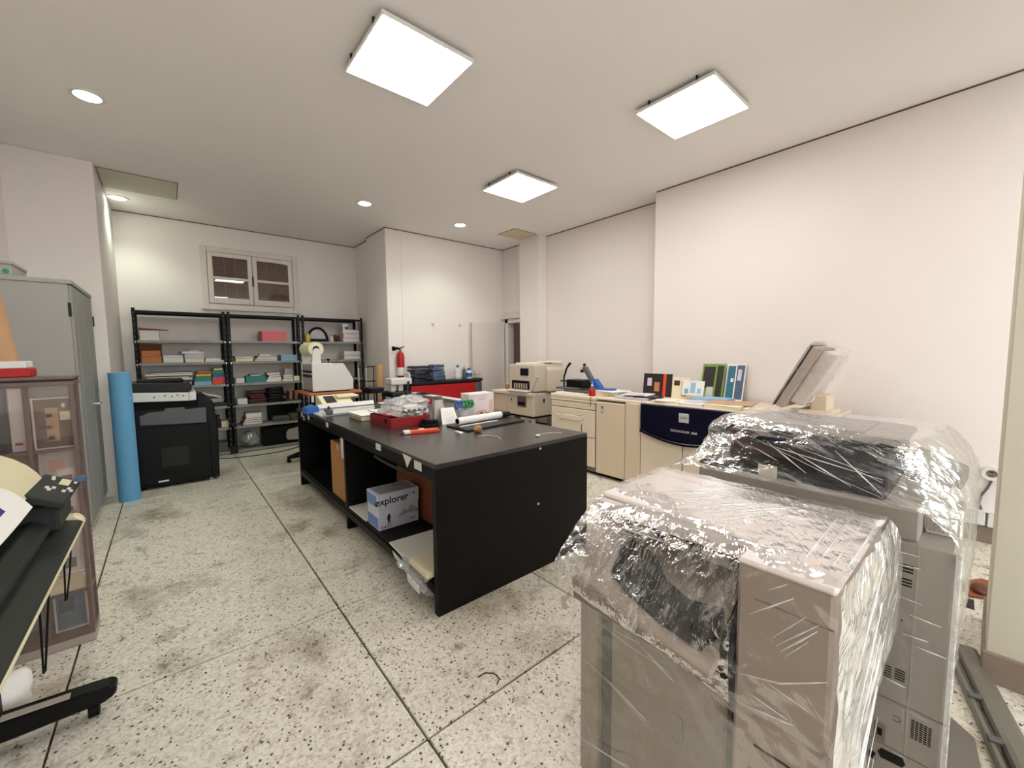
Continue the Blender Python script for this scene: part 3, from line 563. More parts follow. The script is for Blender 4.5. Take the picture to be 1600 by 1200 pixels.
# cutting mat, roll
mt = put('cutting_mat', G().hexa([(1.74, 2.60, TZ+.001), (2.39, 2.66, TZ+.001), (2.40, 3.02, TZ+.001), (1.74, 2.92, TZ+.001)], [(1.74, 2.60, TZ+.014), (2.39, 2.66, TZ+.014), (2.40, 3.02, TZ+.014), (1.74, 2.92, TZ+.014)]), 'dark_plastic', bevel=.003, label='dark grey cutting mat under the white paper roll', cat='mat')
ru = put('steel_ruler', G().hexa([(1.77, 2.74, TZ+.015), (2.18, 2.775, TZ+.015), (2.18, 2.81, TZ+.015), (1.77, 2.775, TZ+.015)], [(1.77, 2.74, TZ+.019), (2.18, 2.775, TZ+.019), (2.18, 2.81, TZ+.019), (1.77, 2.775, TZ+.019)]), 'alu', label='flat silver ruler on the cutting mat', cat='ruler')
pr = thing('paper_roll', 'rolled white paper tube lying on the dark cutting mat', 'paper roll', (2.05, 2.86, TZ+.014))
put('roll', G().ringtube((1.80, 2.84, TZ+.045), (2.29, 2.885, TZ+.045), .031, .024), 'white_paper', pr, smooth=True)
put('core', G().ringtube((1.798, 2.84, TZ+.045), (2.40, 2.895, TZ+.040), .0235, .017), 'black_plastic', pr, smooth=True)
put('inner_sheet', G().tube([(2.28, 2.884, TZ+.042), (2.39, 2.894, TZ+.04)], .022, 16), 'white_paper', pr, smooth=True)
put('paper_scrap', G().blob((1.80, 2.55, TZ+.0245), (.035, .03, .028), 4, .6, 9, 2), 'cardboard', smooth=True, label='small crumpled brown paper ball in front of the mat', cat='paper')
put('paper_shred', G().hexa([(1.665, 2.66, TZ), (1.675, 2.655, TZ), (1.70, 2.60, TZ), (1.67, 2.60, TZ)], [(1.665, 2.665, TZ+.012), (1.675, 2.66, TZ+.012), (1.70, 2.605, TZ+.005), (1.67, 2.605, TZ+.005)]), 'white_paper', label='white torn paper shred on the table before the roll', cat='paper')
tp = thing('tape_offcut', 'curled clear tape offcut near the table corner', 'tape', (2.12, 2.13, TZ))
put('strip', G().tube([(2.02+.22*k/10, 2.12+.05*math.sin(k*.35)-.02, TZ+.003) for k in range(11)], .0035, 5), 'tape_clear', tp)
put('knot', G().blob((2.03, 2.12, TZ+.0065), (.02, .012, .007), 2, .4, 6, 2), 'white_paper', tp, smooth=True)
put('tape_curl', G().tube([(1.70, 2.40, TZ+.003), (1.76, 2.38, TZ+.004), (1.80, 2.30, TZ+.003), (1.76, 2.22, TZ+.003)], .003, 5), 'tape_clear', label='thin clear tape thread on the near table top', cat='tape')
# ------------------------------------------------------------------ wrapped finisher, nearest machine
def lerp(a, b, t): return a+(b-a)*t
def cat_(p, t):
    """Catmull-Rom through the points of p, t in 0..1"""
    n_ = len(p)-1; f = min(t*n_, n_-1e-6); i = int(f); u = f-i
    a, b, c, d = p[max(i-1, 0)], p[i], p[i+1], p[min(i+2, n_)]
    return [0.5*((2*b[k])+(-a[k]+c[k])*u+(2*a[k]-5*b[k]+4*c[k]-d[k])*u*u+(-a[k]+3*b[k]-3*c[k]+d[k])*u**3) for k in range(len(b))]
def loft(sections, nu, nv, amp, freq=9.0, seed=0.0, stretch=(1, 1, 1)):
    """smooth sheet through a list of sections (each a list of 3-D points), crumpled by amp metres"""
    rows = []
    for i in range(nu+1):
        t = i/nu; prof = [cat_([s_[k] for s_ in sections], t) for k in range(len(sections[0]))]
        rows.append([Vector(cat_(prof, j/nv)) for j in range(nv+1)])
    out = []
    for i, r in enumerate(rows):
        q = []
        for j, p in enumerate(r):
            a = rows[min(i+1, nu)][j]-rows[max(i-1, 0)][j]; b = r[min(j+1, nv)]-r[max(j-1, 0)]
            nrm = a.cross(b); nrm = nrm.normalized() if nrm.length > 1e-9 else Vector((0, 0, 1))
            v = Vector((p.x*stretch[0], p.y*stretch[1], p.z*stretch[2]))*freq+Vector((seed, seed*2, 0))
            d = abs(noise.noise(v))*1.2+0.5*abs(noise.noise(v*2.3))-0.3
            q.append(p+nrm*d*amp)
        out.append(q)
    return out
fi = thing('wrapped_finisher', 'pale paper finisher wrapped in clear stretch film, nearest to the viewer', 'office machine', (1.3, .53, 0))
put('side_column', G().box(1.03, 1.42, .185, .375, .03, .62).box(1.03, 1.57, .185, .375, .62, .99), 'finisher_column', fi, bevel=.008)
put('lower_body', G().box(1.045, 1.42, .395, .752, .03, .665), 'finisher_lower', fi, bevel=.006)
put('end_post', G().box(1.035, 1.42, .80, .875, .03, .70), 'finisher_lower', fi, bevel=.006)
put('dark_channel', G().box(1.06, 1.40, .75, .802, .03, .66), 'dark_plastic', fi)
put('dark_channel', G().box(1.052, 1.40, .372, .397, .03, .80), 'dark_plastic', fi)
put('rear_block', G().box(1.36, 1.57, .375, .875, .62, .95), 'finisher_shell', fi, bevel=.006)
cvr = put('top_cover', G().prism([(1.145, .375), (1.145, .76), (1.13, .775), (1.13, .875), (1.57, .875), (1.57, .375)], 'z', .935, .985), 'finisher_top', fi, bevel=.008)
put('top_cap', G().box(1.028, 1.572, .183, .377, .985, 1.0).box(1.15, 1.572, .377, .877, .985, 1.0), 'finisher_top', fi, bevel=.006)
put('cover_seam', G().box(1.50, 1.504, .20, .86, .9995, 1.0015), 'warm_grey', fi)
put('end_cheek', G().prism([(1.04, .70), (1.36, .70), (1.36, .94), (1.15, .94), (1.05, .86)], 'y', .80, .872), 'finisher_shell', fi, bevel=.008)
put('exit_slot', G().box(1.16, 1.30, .39, .79, .905, .935), 'black_plastic', fi)
for k in range(3): put('exit_roller', G().box(1.15, 1.175, .44+k*.115, .52+k*.115, .895, .925), 'warm_grey', fi, bevel=.004)
put('inner_wall', G().box(1.30, 1.36, .375, .80, .62, .935), 'warm_grey_dark', fi)
put('output_tray', G().hexa([(.955, .40, .70), (.955, .82, .765), (1.31, .80, .86), (1.31, .40, .82)], [(.955, .40, .72), (.955, .82, .785), (1.31, .80, .88), (1.31, .40, .84)]), 'finisher_column', fi, bevel=.005)
def trayz(x, y): return .722+(x-.955)*.338+(y-.40)*(.155-.12*(x-.955)/.355)
lp = [(1.20, .78), (1.10, .775), (1.03, .74), (1.0, .66), (.985, .55), (.985, .44), (1.05, .42), (1.12, .44), (1.09, .52), (1.11, .60), (1.18, .68)]
g = G(); nl = len(lp); g._add([(x, y, trayz(x, y)+.003) for x, y in lp]+[(x, y, trayz(x, y)+.016) for x, y in lp], [tuple(range(nl-1, -1, -1)), tuple(range(nl, 2*nl))]+[(i, (i+1) % nl, nl+(i+1) % nl, nl+i) for i in range(nl)])
put('tray_liner', g, 'black_plastic', fi)
put('tray_bracket', G().prism([(.99, .70), (1.04, .66), (1.20, .66), (1.25, .80), (1.16, .86), (1.04, .79)], 'y', .376, .41), 'black_plastic', fi, bevel=.008)
put('tray_lip', G().hexa([(1.01, .39, .648), (.945, .83, .715), (.975, .83, .715), (1.03, .39, .648)], [(1.0, .39, .71), (.935, .83, .79), (.965, .83, .79), (1.02, .39, .71)]), 'finisher_lower', fi, bevel=.006)
put('side_guide', G().hexa([(1.0, .785, .78), (1.3, .785, .87), (1.3, .80, .87), (1.0, .80, .78)], [(1.06, .785, .90), (1.3, .785, .93), (1.3, .80, .93), (1.06, .80, .90)]), 'finisher_shell', fi, bevel=.003)
put('front_lever', G().prism([(.505, .40), (.53, .40), (.54, .47), (.51, .47)], 'x', 1.035, 1.046), 'warm_grey_dark', fi, bevel=.003)
put('panel_seam', G().box(1.0285, 1.031, .185, .335, .910, .9135), 'warm_grey_dark', fi)
put('panel_seam', G().box(1.0285, 1.031, .19, .325, .545, .55), 'dark_plastic', fi)
put('panel_seam', G().box(1.034, 1.046, .845, .848, .03, .66), 'warm_grey_dark', fi)
for k in range(6): put('vent_slot', G().box(1.0435, 1.046, .50+k*.012, .505+k*.012, .60, .645), 'warm_grey_dark', fi)
for x in (1.08, 1.36):
    for y in (.25, .82): put('caster', G().tube([(x, y-.014, .02), (x, y+.014, .02)], .02, 14), 'rubber', fi, smooth=True)
e = .012
S = [[(1.025, .895, 0.02), (1.02, .895, .4), (1.0, .895, .69), (.922, .89, .80), (1.0, .89, .885), (1.10, .89, .955), (1.25, .89, 1.0), (1.585, .885, 1.008)],
     [(1.03, .80, 0.02), (1.022, .80, .4), (.985, .80, .68), (.925, .80, .765), (.985, .80, .865), (1.10, .79, .965), (1.25, .79, 1.008), (1.585, .79, 1.008)],
     [(1.038, .60, 0.02), (1.03, .60, .4), (1.0, .60, .66), (.935, .60, .735), (.99, .60, .84), (1.12, .60, .985), (1.27, .60, 1.008), (1.585, .60, 1.008)],
     [(1.035, .40, 0.02), (1.028, .40, .4), (1.012, .40, .62), (.995, .40, .68), (.998, .40, .80), (1.07, .39, .985), (1.25, .39, 1.008), (1.585, .39, 1.008)],
     [(1.024, .30, 0.02), (1.022, .30, .4), (1.02, .30, .60), (1.016, .30, .72), (1.017, .30, .86), (1.03, .30, 1.0), (1.25, .30, 1.01), (1.585, .30, 1.008)],
     [(1.022, .175, 0.02), (1.022, .175, .4), (1.021, .175, .6), (1.021, .175, .74), (1.021, .175, .90), (1.028, .175, 1.005), (1.25, .175, 1.01), (1.585, .175, 1.006)]]
rows = loft(S, 96, 120, .007, 13.0, 1.0)
cut = int(120*2.2/7); cut2 = int(120*5.05/7)
ru_ = int(96*.64)
put('stretch_film', G().grid([r[:cut+1] for r in rows]), 'film_side', fi, smooth='all', keep=True)
put('stretch_film', G().grid([r[cut:cut2+1] for r in rows[:ru_+1]]), 'film_tray', fi, smooth='all', keep=True)
put('stretch_film', G().grid([r[cut:cut2+1] for r in rows[ru_:]]), 'film_side', fi, smooth='all', keep=True)
put('stretch_film', G().grid([r[cut2:] for r in rows]), 'film_top', fi, smooth='all', keep=True)
E2 = [[(1.022, .175, 1.006), (1.2, .17, 1.01), (1.4, .168, 1.008), (1.588, .172, 1.004)],
      [(1.020, .172, .93), (1.2, .160, .94), (1.42, .150, .95), (1.63, .152, .93)],
      [(1.020, .172, .80), (1.2, .160, .81), (1.42, .148, .82), (1.665, .146, .82)],
      [(1.021, .172, .66), (1.2, .160, .66), (1.42, .150, .66), (1.63, .150, .63)],
      [(1.021, .172, .52), (1.15, .165, .52), (1.28, .160, .52), (1.46, .172, .53)],
      [(1.021, .172, .30), (1.15, .165, .30), (1.28, .162, .30), (1.44, .175, .30)],
      [(1.021, .172, .02), (1.15, .168, .02), (1.28, .165, .02), (1.44, .175, .02)]]
put('stretch_film', G().grid(loft(E2, 70, 46, .010, 12.0, 4.0, (1, 1, .6))), 'film_milky', fi, smooth='all', keep=True)
E3 = [[(1.025, .897, .02), (1.2, .90, .02), (1.43, .895, .02)], [(1.02, .897, .4), (1.2, .90, .4), (1.45, .895, .4)], [(1.0, .897, .69), (1.2, .90, .69), (1.57, .895, .69)], [(1.10, .89, .955), (1.3, .895, .98), (1.585, .89, 1.0)]]
put('stretch_film', G().grid(loft(E3, 30, 20, .008, 10.0, 6.0)), 'film_side', fi, smooth='all', keep=True)

clear('film_fold_mat', (0.95, 0.95, 0.95), 0.25, 0.12, 0.75, (0.9, 0.89, 0.87))
def folds(parent, lines, axis, val, r0=.0011):
    """taut ridges of doubled film lying on a wrapped face"""
    for i, l in enumerate(lines):
        p = [{'x': (val, a_, b_), 'y': (a_, val, b_), 'z': (a_, b_, val)}[axis] for a_, b_ in l]
        if len(p) == 2: p = [p[0], tuple((Vector(p[0])+Vector(p[1]))/2), p[1]]
        k = r0*(1+.5*(i % 3)); put('film_fold', G().tube(p, [k*.3, k, k*.3], 5), 'film_fold_mat', parent, smooth='all')
folds(fi, [[(.29, .848), (.23, .928)], [(.282, .834), (.207, .922)], [(.274, .824), (.209, .907)], [(.266, .816), (.223, .876)], [(.304, .954), (.266, .985)], [(.36, .644), (.243, .667)],
    [(.84, .468), (.716, .442), (.582, .395)], [(.755, .458), (.599, .414)], [(.849, .172), (.665, .212)], [(.832, .166), (.656, .223)], [(.628, .635), (.523, .591)], [(.38, .711), (.271, .749), (.189, .805)],
    [(.806, .629), (.66, .613), (.537, .609)], [(.718, .632), (.628, .641)], [(.342, .877), (.254, .958)], [(.31, .736), (.222, .719)], [(.349, .686), (.256, .672)]], 'x', 1.013)
folds(fi, [[(1.35, .718), (1.413, .508), (1.457, .312)], [(1.295, .661), (1.377, .309)], [(1.267, .72), (1.568, .523)], [(1.169, .709), (1.416, .529)], [(1.202, .537), (1.503, .339)], [(1.04, .186), (1.466, .186)], [(1.048, .208), (1.484, .214)], [(1.058, .233), (1.48, .242)],
    [(1.069, .259), (1.464, .268)], [(1.058, .30), (1.278, .296)], [(1.095, .36), (1.109, .296)], [(1.224, .587), (1.431, .439)], [(1.12, .517), (1.358, .399)], [(1.19, .63), (1.40, .49)], [(1.25, .69), (1.50, .56)]], 'z', 1.0135)
folds(fi, [[(1.04, .58), (1.30, .72), (1.60, .86)], [(1.05, .66), (1.50, .93)], [(1.03, .42), (1.40, .62)], [(1.04, .30), (1.42, .50)], [(1.05, .80), (1.40, .98)], [(1.2, .62), (1.58, .78)], [(1.04, .15), (1.40, .40)], [(1.10, .50), (1.45, .66)]], 'y', .1515, .0016)
folds(fi, [[(.79, .966), (.70, .975), (.575, .99)], [(.777, .955), (.59, .975)], [(.772, .945), (.573, .955)], [(.80, .93), (.62, .94)]], 'x', 1.055)
# ------------------------------------------------------------------ wrapped multifunction printer behind it
mp_ = thing('wrapped_printer', 'grey and navy multifunction printer wrapped in clear film, beside the right pillar', 'printer', (2.05, .43, 0))
PX = 1.73
put('lower_body', G().box(PX, 2.36, .04, .80, .03, .90), 'printer_grey', mp_, bevel=.006)
put('upper_body', G().box(PX, 2.36, .12, .80, .902, 1.0), 'printer_grey', mp_, bevel=.005)
put('seam', G().box(PX-.0015, PX+.002, .04, .80, .360, .365), 'warm_grey_dark', mp_); put('seam', G().box(PX-.0015, PX+.002, .115, .118, .03, .90), 'warm_grey', mp_)
put('seam', G().box(PX-.0015, PX+.002, .04, .80, .197, .201), 'warm_grey_dark', mp_)
vg = [(.128, .152, .44, .48, 5), (.160, .186, .435, .478, 5), (.126, .150, .80, .83, 3), (.127, .150, .755, .785, 3)]
for y0, y1, z0, z1, n_ in vg:
    for k in range(n_): z = z0+(z1-z0)*k/n_; put('vent_slot', G().box(PX-.001, PX+.003, y0, y1, z, z+(z1-z0)/n_*.5), 'black_plastic', mp_)
g = G()
for i in range(5):
    for k in range(9): g.box(PX-.001, PX+.003, .062+i*.0095, .069+i*.0095, .270+k*.0072, .2738+k*.0072)
put('speaker_grille', g, 'black_plastic', mp_, kind='stuff')
put('power_inlet', G().box(PX-.002, PX+.004, .163, .193, .205, .268), 'warm_grey_dark', mp_, bevel=.002); put('power_pins', G().box(PX-.003, PX, .172, .184, .225, .25), 'black_plastic', mp_)
put('grip_recess', G().prism([(.120, .155), (.172, .15), (.180, .165), (.172, .182), (.120, .186), (.113, .17)], 'x', PX-.002, PX+.004), 'black_plastic', mp_)
put('port', G().box(PX-.002, PX+.003, .185, .20, .13, .155), 'black_plastic', mp_); put('port_cover', G().box(PX-.0015, PX+.002, .125, .20, .27, .35), 'printer_grey', mp_, bevel=.001)
put('cable_mark', G().tube([(PX-.001, .150, .300), (PX-.001, .135, .300), (PX-.001, .130, .308), (PX-.001, .135, .316), (PX-.001, .150, .316)], .0018, 6), 'grey_plastic', mp_)
put('screw', G().tube([(PX-.001, .144, .64), (PX+.002, .144, .64)], .003, 8), 'black_plastic', mp_)
vp = put('vent_panel', G().box(1.86, 1.90, .035, .115, .90, .985), 'white_plastic', mp_, bevel=.003)
for k in range(7): put('slat', G().box(1.855, 1.862, .040+k*.0105, .045+k*.0105, .91, .965), 'warm_grey', vp)
put('scanner_base', G().box(1.78, 2.32, .205, .825, 1.0, 1.022), 'navy_glossy', mp_, bevel=.006)
put('scanner_pillar', G().box(1.79, 2.32, .205, .40, 1.022, 1.12), 'navy_glossy', mp_, bevel=.006)
put('cavity_back', G().box(2.05, 2.10, .40, .80, 1.022, 1.12), 'maroon', mp_)
put('scanner_top', G().prism([(.205, 1.12), (.63, 1.12), (.60, 1.155), (.205, 1.155)], 'x', 1.80, 2.34), 'navy_glossy', mp_, bevel=.005)
put('document_feeder', G().prism([(.185, 1.157), (.785, 1.157), (.775, 1.178), (.70, 1.186), (.25, 1.186), (.19, 1.178)], 'x', 1.92, 2.34), 'navy_glossy', mp_, bevel=.006)
put('feeder_tray', G().box(1.96, 2.30, .30, .70, 1.187, 1.193), 'grey_plastic', mp_, bevel=.002)
put('tape_patch', G().box(1.775, 1.781, .52, .585, .985, 1.045), 'tape_clear', mp_, bevel=.001)
put('control_panel', G().hexa([(2.24, .05, .97), (2.44, .04, .97), (2.44, .19, .97), (2.24, .19, .97)], [(2.26, .05, 1.03), (2.42, .04, 1.03), (2.42, .19, 1.09), (2.26, .19, 1.09)]), 'grey_plastic', mp_, bevel=.006)
for y in (.12, .72):
    for x in (1.80, 2.28): put('caster', G().tube([(x, y-.015, .02), (x, y+.015, .02)], .02, 14), 'rubber', mp_, smooth=True)
H2 = [[(1.712, .99, .90), (1.78, 1.00, .91), (1.9, 1.01, .92), (2.05, 1.01, .91), (2.35, 1.0, .90)],
      [(1.716, .90, .985), (1.78, .91, .995), (1.9, .92, 1.005), (2.05, .92, 1.0), (2.36, .9, .99)],
      [(1.718, .835, 1.0), (1.77, .835, 1.035), (1.86, .835, 1.08), (1.97, .84, 1.12), (2.37, .84, 1.11)],
      [(1.718, .79, 1.002), (1.765, .79, 1.045), (1.84, .79, 1.12), (1.92, .79, 1.192), (2.37, .80, 1.197)],
      [(1.718, .50, 1.002), (1.768, .50, 1.07), (1.80, .50, 1.15), (1.91, .50, 1.198), (2.37, .50, 1.202)],
      [(1.718, .22, 1.002), (1.765, .21, 1.07), (1.80, .20, 1.152), (1.91, .19, 1.196), (2.37, .18, 1.2)],
      [(1.718, .11, 1.0), (1.80, .10, 1.03), (1.93, .10, 1.10), (2.06, .10, 1.165), (2.42, .09, 1.17)],
      [(1.718, .045, .92), (1.80, .04, .94), (1.95, .04, 1.0), (2.10, .045, 1.06), (2.46, .03, 1.07)],
      [(1.718, .026, .82), (1.80, .022, .80), (1.95, .02, .84), (2.12, .02, .90), (2.46, .01, .92)],
      [(1.718, .026, .55), (1.80, .022, .55), (1.95, .022, .6), (2.12, .02, .62), (2.46, .01, .62)]]
put('stretch_film', G().grid(loft(H2, 110, 64, .012, 13.0, 7.0)), 'film_hood', mp_, smooth='all', keep=True)
H3 = [[(1.72, .81, .995), (1.722, .4, 1.0), (1.722, .11, .998), (1.719, .03, .9)], [(1.72, .81, .6), (1.722, .4, .6), (1.722, .11, .6), (1.719, .03, .58)], [(1.72, .81, .34), (1.722, .4, .34), (1.722, .11, .35), (1.719, .028, .35)]]
put('stretch_film', G().grid(loft(H3, 60, 40, .003, 14.0, 2.0, (1, .5, 2))), 'film_side', mp_, smooth='all', keep=True)
folds(mp_, [[(.606, 1.157), (.381, 1.069), (.208, 1.013)], [(.568, 1.137), (.211, 1.074)], [(.339, 1.148), (.209, 1.022)], [(.311, 1.105), (.211, 1.064)], [(.59, 1.113), (.511, 1.077)], [(.482, 1.132), (.291, 1.033)], [(.761, 1.016), (.634, 1.013)], [(.36, 1.004), (.239, .992)], [(.55, 1.145), (.42, 1.05)], [(.45, 1.14), (.25, 1.09)]], 'x', 1.752, .0013)
folds(mp_, [[(.26, .865), (.115, .866)], [(.25, .818), (.108, .829)], [(.169, .437), (.124, .434)], [(.142, .202), (.117, .204)], [(.128, .675), (.059, .67)], [(.109, .581), (.042, .58)], [(.16, .723), (.102, .719)], [(.139, .606), (.083, .61)]], 'x', 1.714, .0012)
put('film_edge', G().box(1.712, 1.735, .026, .036, .20, .90), 'film_milky', mp_, bevel=.003)

# ------------------------------------------------------------------ long digital press along the right wall
FX = 3.85; ZT = .955
ps = thing('digital_press', 'long beige digital press with navy front panel along the right wall', 'printing press', (4.25, 2.4, 0))
put('plinth', G().box(3.93, 4.65, .75, 3.70, 0.0, .05), 'black_plastic', ps)
put('feeder_unit', G().box(FX+.02, 4.66, 3.03, 3.765, .04, .87), 'warm_grey_dark', ps, bevel=.006)
put('feeder_top', G().box(FX, 4.66, 3.03, 3.77, .875, .905), 'beige_machine_light', ps, bevel=.006)
put('feeder_deck', G().box(FX, 4.66, 3.03, 3.775, .908, ZT), 'beige_machine_light', ps, bevel=.008)
d1 = put('drawer', G().box(FX, FX+.03, 3.04, 3.755, .795, .868), 'beige_machine', ps, bevel=.004)
d1 = put('drawer', G().box(FX-.002, FX+.03, 3.04, 3.755, .46, .785), 'beige_machine_light', ps, bevel=.005)
put('grip_recess', G().prism([(3.20, .715), (3.35, .70), (3.50, .70), (3.65, .715), (3.50, .680), (3.35, .675)], 'x', FX-.004, FX), 'warm_grey_dark', d1)
put('grip_shelf', G().prism([(3.18, .70), (3.67, .70), (3.60, .64), (3.25, .64)], 'x', FX-.012, FX), 'beige_machine_light', d1, bevel=.004)
put('drawer', G().box(FX-.002, FX+.03, 3.04, 3.755, .10, .45), 'beige_machine_light', ps, bevel=.005)
put('release_slot', G().box(FX-.004, FX, 3.235, 3.245, .50, .60), 'dark_plastic', ps)
put('release_slot', G().box(FX-.003, FX+.01, 3.10, 3.106, .84, .95), 'dark_plastic', ps)
tr_d = put('transport_door', G().box(FX, FX+.04, 2.62, 3.02, .05, .905), 'beige_machine', ps, bevel=.006)
put('latch_recess', G().box(FX-.003, FX, 2.915, 2.945, .775, .86), 'warm_grey_dark', tr_d); put('latch', G().box(FX-.006, FX, 2.922, 2.938, .785, .83), 'beige_machine_light', tr_d)
put('transport_body', G().box(FX+.04, 4.66, 2.43, 3.02, .05, .93), 'warm_grey_dark', ps, bevel=.006)
put('side_cover', G().box(FX-.005, FX+.04, 2.425, 2.612, .05, .93), 'beige_machine', ps, bevel=.006)
put('engine_body', G().box(FX+.05, 4.66, .85, 2.43, .05, ZT-.01), 'warm_grey_dark', ps, bevel=.008)
put('worktop', G().box(FX+.01, 4.67, .80, 3.02, ZT-.025, ZT), 'beige_machine_light', ps, bevel=.006)
put('engine_door', G().box(FX, FX+.05, 1.955, 2.42, .06, .66), 'beige_machine_light', ps, bevel=.006)
put('engine_door', G().box(FX, FX+.05, 1.30, 1.945, .06, .66), 'beige_machine_light', ps, bevel=.006)
put('upper_panel', G().box(FX+.01, FX+.05, .86, 1.47, .70, .93), 'beige_machine_light', ps, bevel=.006)
bot = [(2.405-.93*k/16, .672-.082*math.sin(math.pi*k/16)) for k in range(17)]
nv = put('navy_panel', G().prism([(2.405, .945), *bot, (1.475, .945)], 'x', FX-.035, FX+.04), 'navy', ps, bevel=.006)
put('navy_trim', G().prism([*[(y, z-.002) for y, z in bot], *[(y, z-.03) for y, z in bot[::-1]]], 'x', FX-.05, FX+.02), 'navy_glossy', ps, bevel=.004)
pl = put('badge', G().box(FX-.039, FX-.034, 1.875, 1.975, .795, .885), 'alu', nv, bevel=.002)
text('lettering', 'XEROX', .022, facing((FX-.0395, 1.925, .842), (-1, 0, 0)), 'grey_plastic', pl)
text('lettering', 'DOCUCOLOR  2060', .030, facing((FX-.0355, 1.925, .703), (-1, 0, 0)), 'white_plastic', nv)
# operator screen in film
mo = thing('wrapped_touchscreen', 'tilted operator touchscreen wrapped in plastic film on the beige press', 'monitor', (4.2, .98, ZT), 0)
def scr(u, v, t):  # u along Y, v up the tilted face, t thickness
    return (4.06+.26*v+.9*t, 1.0+u, ZT+.02+.52*v-.35*t)
def slab(u0, u1, v0, v1, t0, t1): return G().hexa([scr(u0, v0, t0), scr(u1, v0, t0), scr(u1, v1, t0), scr(u0, v1, t0)], [scr(u0, v0, t1), scr(u1, v0, t1), scr(u1, v1, t1), scr(u0, v1, t1)])
# the screen faces the far end of the room, its back and edge face the viewer
mo2 = Matrix.Translation((0, 0, 0))
def scy(u, v, t):  # u along X (depth of the press), v up, t towards the viewer
    return (3.98+u, 1.22-.26*v-.9*t, ZT+.07+.51*v-.30*t)
def slaby(u0, u1, v0, v1, t0, t1): return G().hexa([scy(u0, v0, t0), scy(u1, v0, t0), scy(u1, v1, t0), scy(u0, v1, t0)], [scy(u0, v0, t1), scy(u1, v0, t1), scy(u1, v1, t1), scy(u0, v1, t1)])
put('bezel', slaby(0, .46, 0, 1.0, 0, .012), 'black_plastic', mo, bevel=.006)
put('screen', slaby(.04, .42, .08, .92, -.003, .0), 'navy_glossy', mo)
put('housing', slaby(.0, .46, .0, 1.0, .012, .085), 'finisher_shell', mo, bevel=.018, seg=2)
put('rear_cover', slaby(.05, .42, .12, .97, .085, .205), 'finisher_top', mo, bevel=.02, seg=2)
put('pivot', G().tube([(4.05, 1.0, 1.10), (4.36, 1.0, 1.10)], .055, 20), 'finisher_top', mo, smooth=True)
put('stand_post', G().box(4.10, 4.32, .86, .98, ZT, 1.12), 'beige_machine_light', mo, bevel=.01)
put('stand_foot', G().box(4.06, 4.36, .82, 1.06, ZT, ZT+.04), 'beige_machine_light', mo, bevel=.008)
SF = [[scy(-.012, -.02, .0), scy(-.014, .5, -.004), scy(-.012, 1.02, .0), scy(.0, 1.03, .06), scy(.03, 1.0, .17), scy(.06, .5, .21), scy(.06, .05, .20)],
      [scy(-.02, -.02, .0), scy(-.022, .5, -.004), scy(-.02, 1.02, .0), scy(-.012, 1.035, .09), scy(.0, .98, .21), scy(.03, .5, .225), scy(.03, .05, .21)],
      [scy(.23, -.02, -.006), scy(.23, .5, -.01), scy(.23, 1.025, -.004), scy(.23, 1.04, .09), scy(.23, .99, .205), scy(.23, .5, .225), scy(.23, .05, .205)],
      [scy(.48, -.02, .0), scy(.48, .5, -.004), scy(.48, 1.02, .0), scy(.47, 1.035, .08), scy(.44, .97, .21), scy(.42, .5, .225), scy(.42, .05, .20)]]
put('stretch_film', G().grid(loft(SF, 40, 50, .008, 14.0, 3.0)), 'film_monitor', mo, smooth='all', keep=True)
put('film_side_wrap', G().grid(loft([[scy(-.016, -.02, .0), scy(-.018, .5, .0), scy(-.016, 1.0, .0)], [scy(-.016, -.02, .09), scy(-.02, .5, .09), scy(-.016, 1.0, .09)], [scy(.0, .05, .2), scy(.0, .5, .215), scy(.0, .95, .2)]], 20, 30, .006, 14, 9)), 'film_monitor', mo, smooth='all', keep=True)
# ------------------------------------------------------------------ things on the press
def leafset(name, label, cat, pts, z, h, m_, group=None):
    """flat pile: four plan corners, base height and thickness"""
    return put(name, G().hexa([(x, y, z) for x, y in pts], [(x, y, z+h) for x, y in pts]), m_, bevel=min(.003, h*.3), label=label, cat=cat, group=group)
def quad(cx, cy_, w_, d, a):
    c, s_ = math.cos(R(a)), math.sin(R(a)); return [(cx+x*c-y*s_, cy_+x*s_+y*c) for x, y in ((-w_/2, -d/2), (w_/2, -d/2), (w_/2, d/2), (-w_/2, d/2))]
mat('kraft', (198, 160, 132), 0.7, var=.08)
leafset('paper_pile', 'flat pile of white sheets at the far left end of the press', 'paper', quad(4.15, 3.5, .45, .5, 4), ZT, .018, 'white_paper')
leafset('grey_folder', 'grey green folder on the white sheets at the press end', 'folder', quad(4.12, 3.45, .30, .42, -6), ZT+.0185, .03, 'olive')
leafset('magazine_pile', 'pile of cream magazines beside the blue handled stapler', 'magazine', quad(4.16, 3.02, .30, .30, 8), ZT, .055, 'cream_paper')
leafset('paper_sheet', 'curled white sheet on the cream magazine pile', 'paper', quad(4.12, 2.98, .30, .32, -14), ZT+.0555, .012, 'white_paper')
leafset('brochure_pile', 'grey printed brochure pile left of the navy panel', 'brochure', quad(4.08, 2.60, .34, .40, -5), ZT, .03, 'lavender')
leafset('print_sheet', 'glossy dark printed sheet lying on the grey brochures', 'print', quad(4.05, 2.45, .20, .30, 20), ZT+.0305, .006, 'navy')
leafset('open_booklet', 'open white booklet with pink pages over the brochures', 'booklet', quad(4.14, 2.64, .28, .30, 12), ZT+.037, .01, 'white_paper')
leafset('cream_folder', 'wide cream folder on the press above the navy panel', 'folder', quad(4.05, 2.19, .30, .30, 4), ZT, .02, 'cream_paper')
leafset('cream_stack', 'thick cream paper stack in front of the kraft print', 'paper', quad(4.03, 1.60, .30, .32, -5), ZT, .035, 'cream_paper')
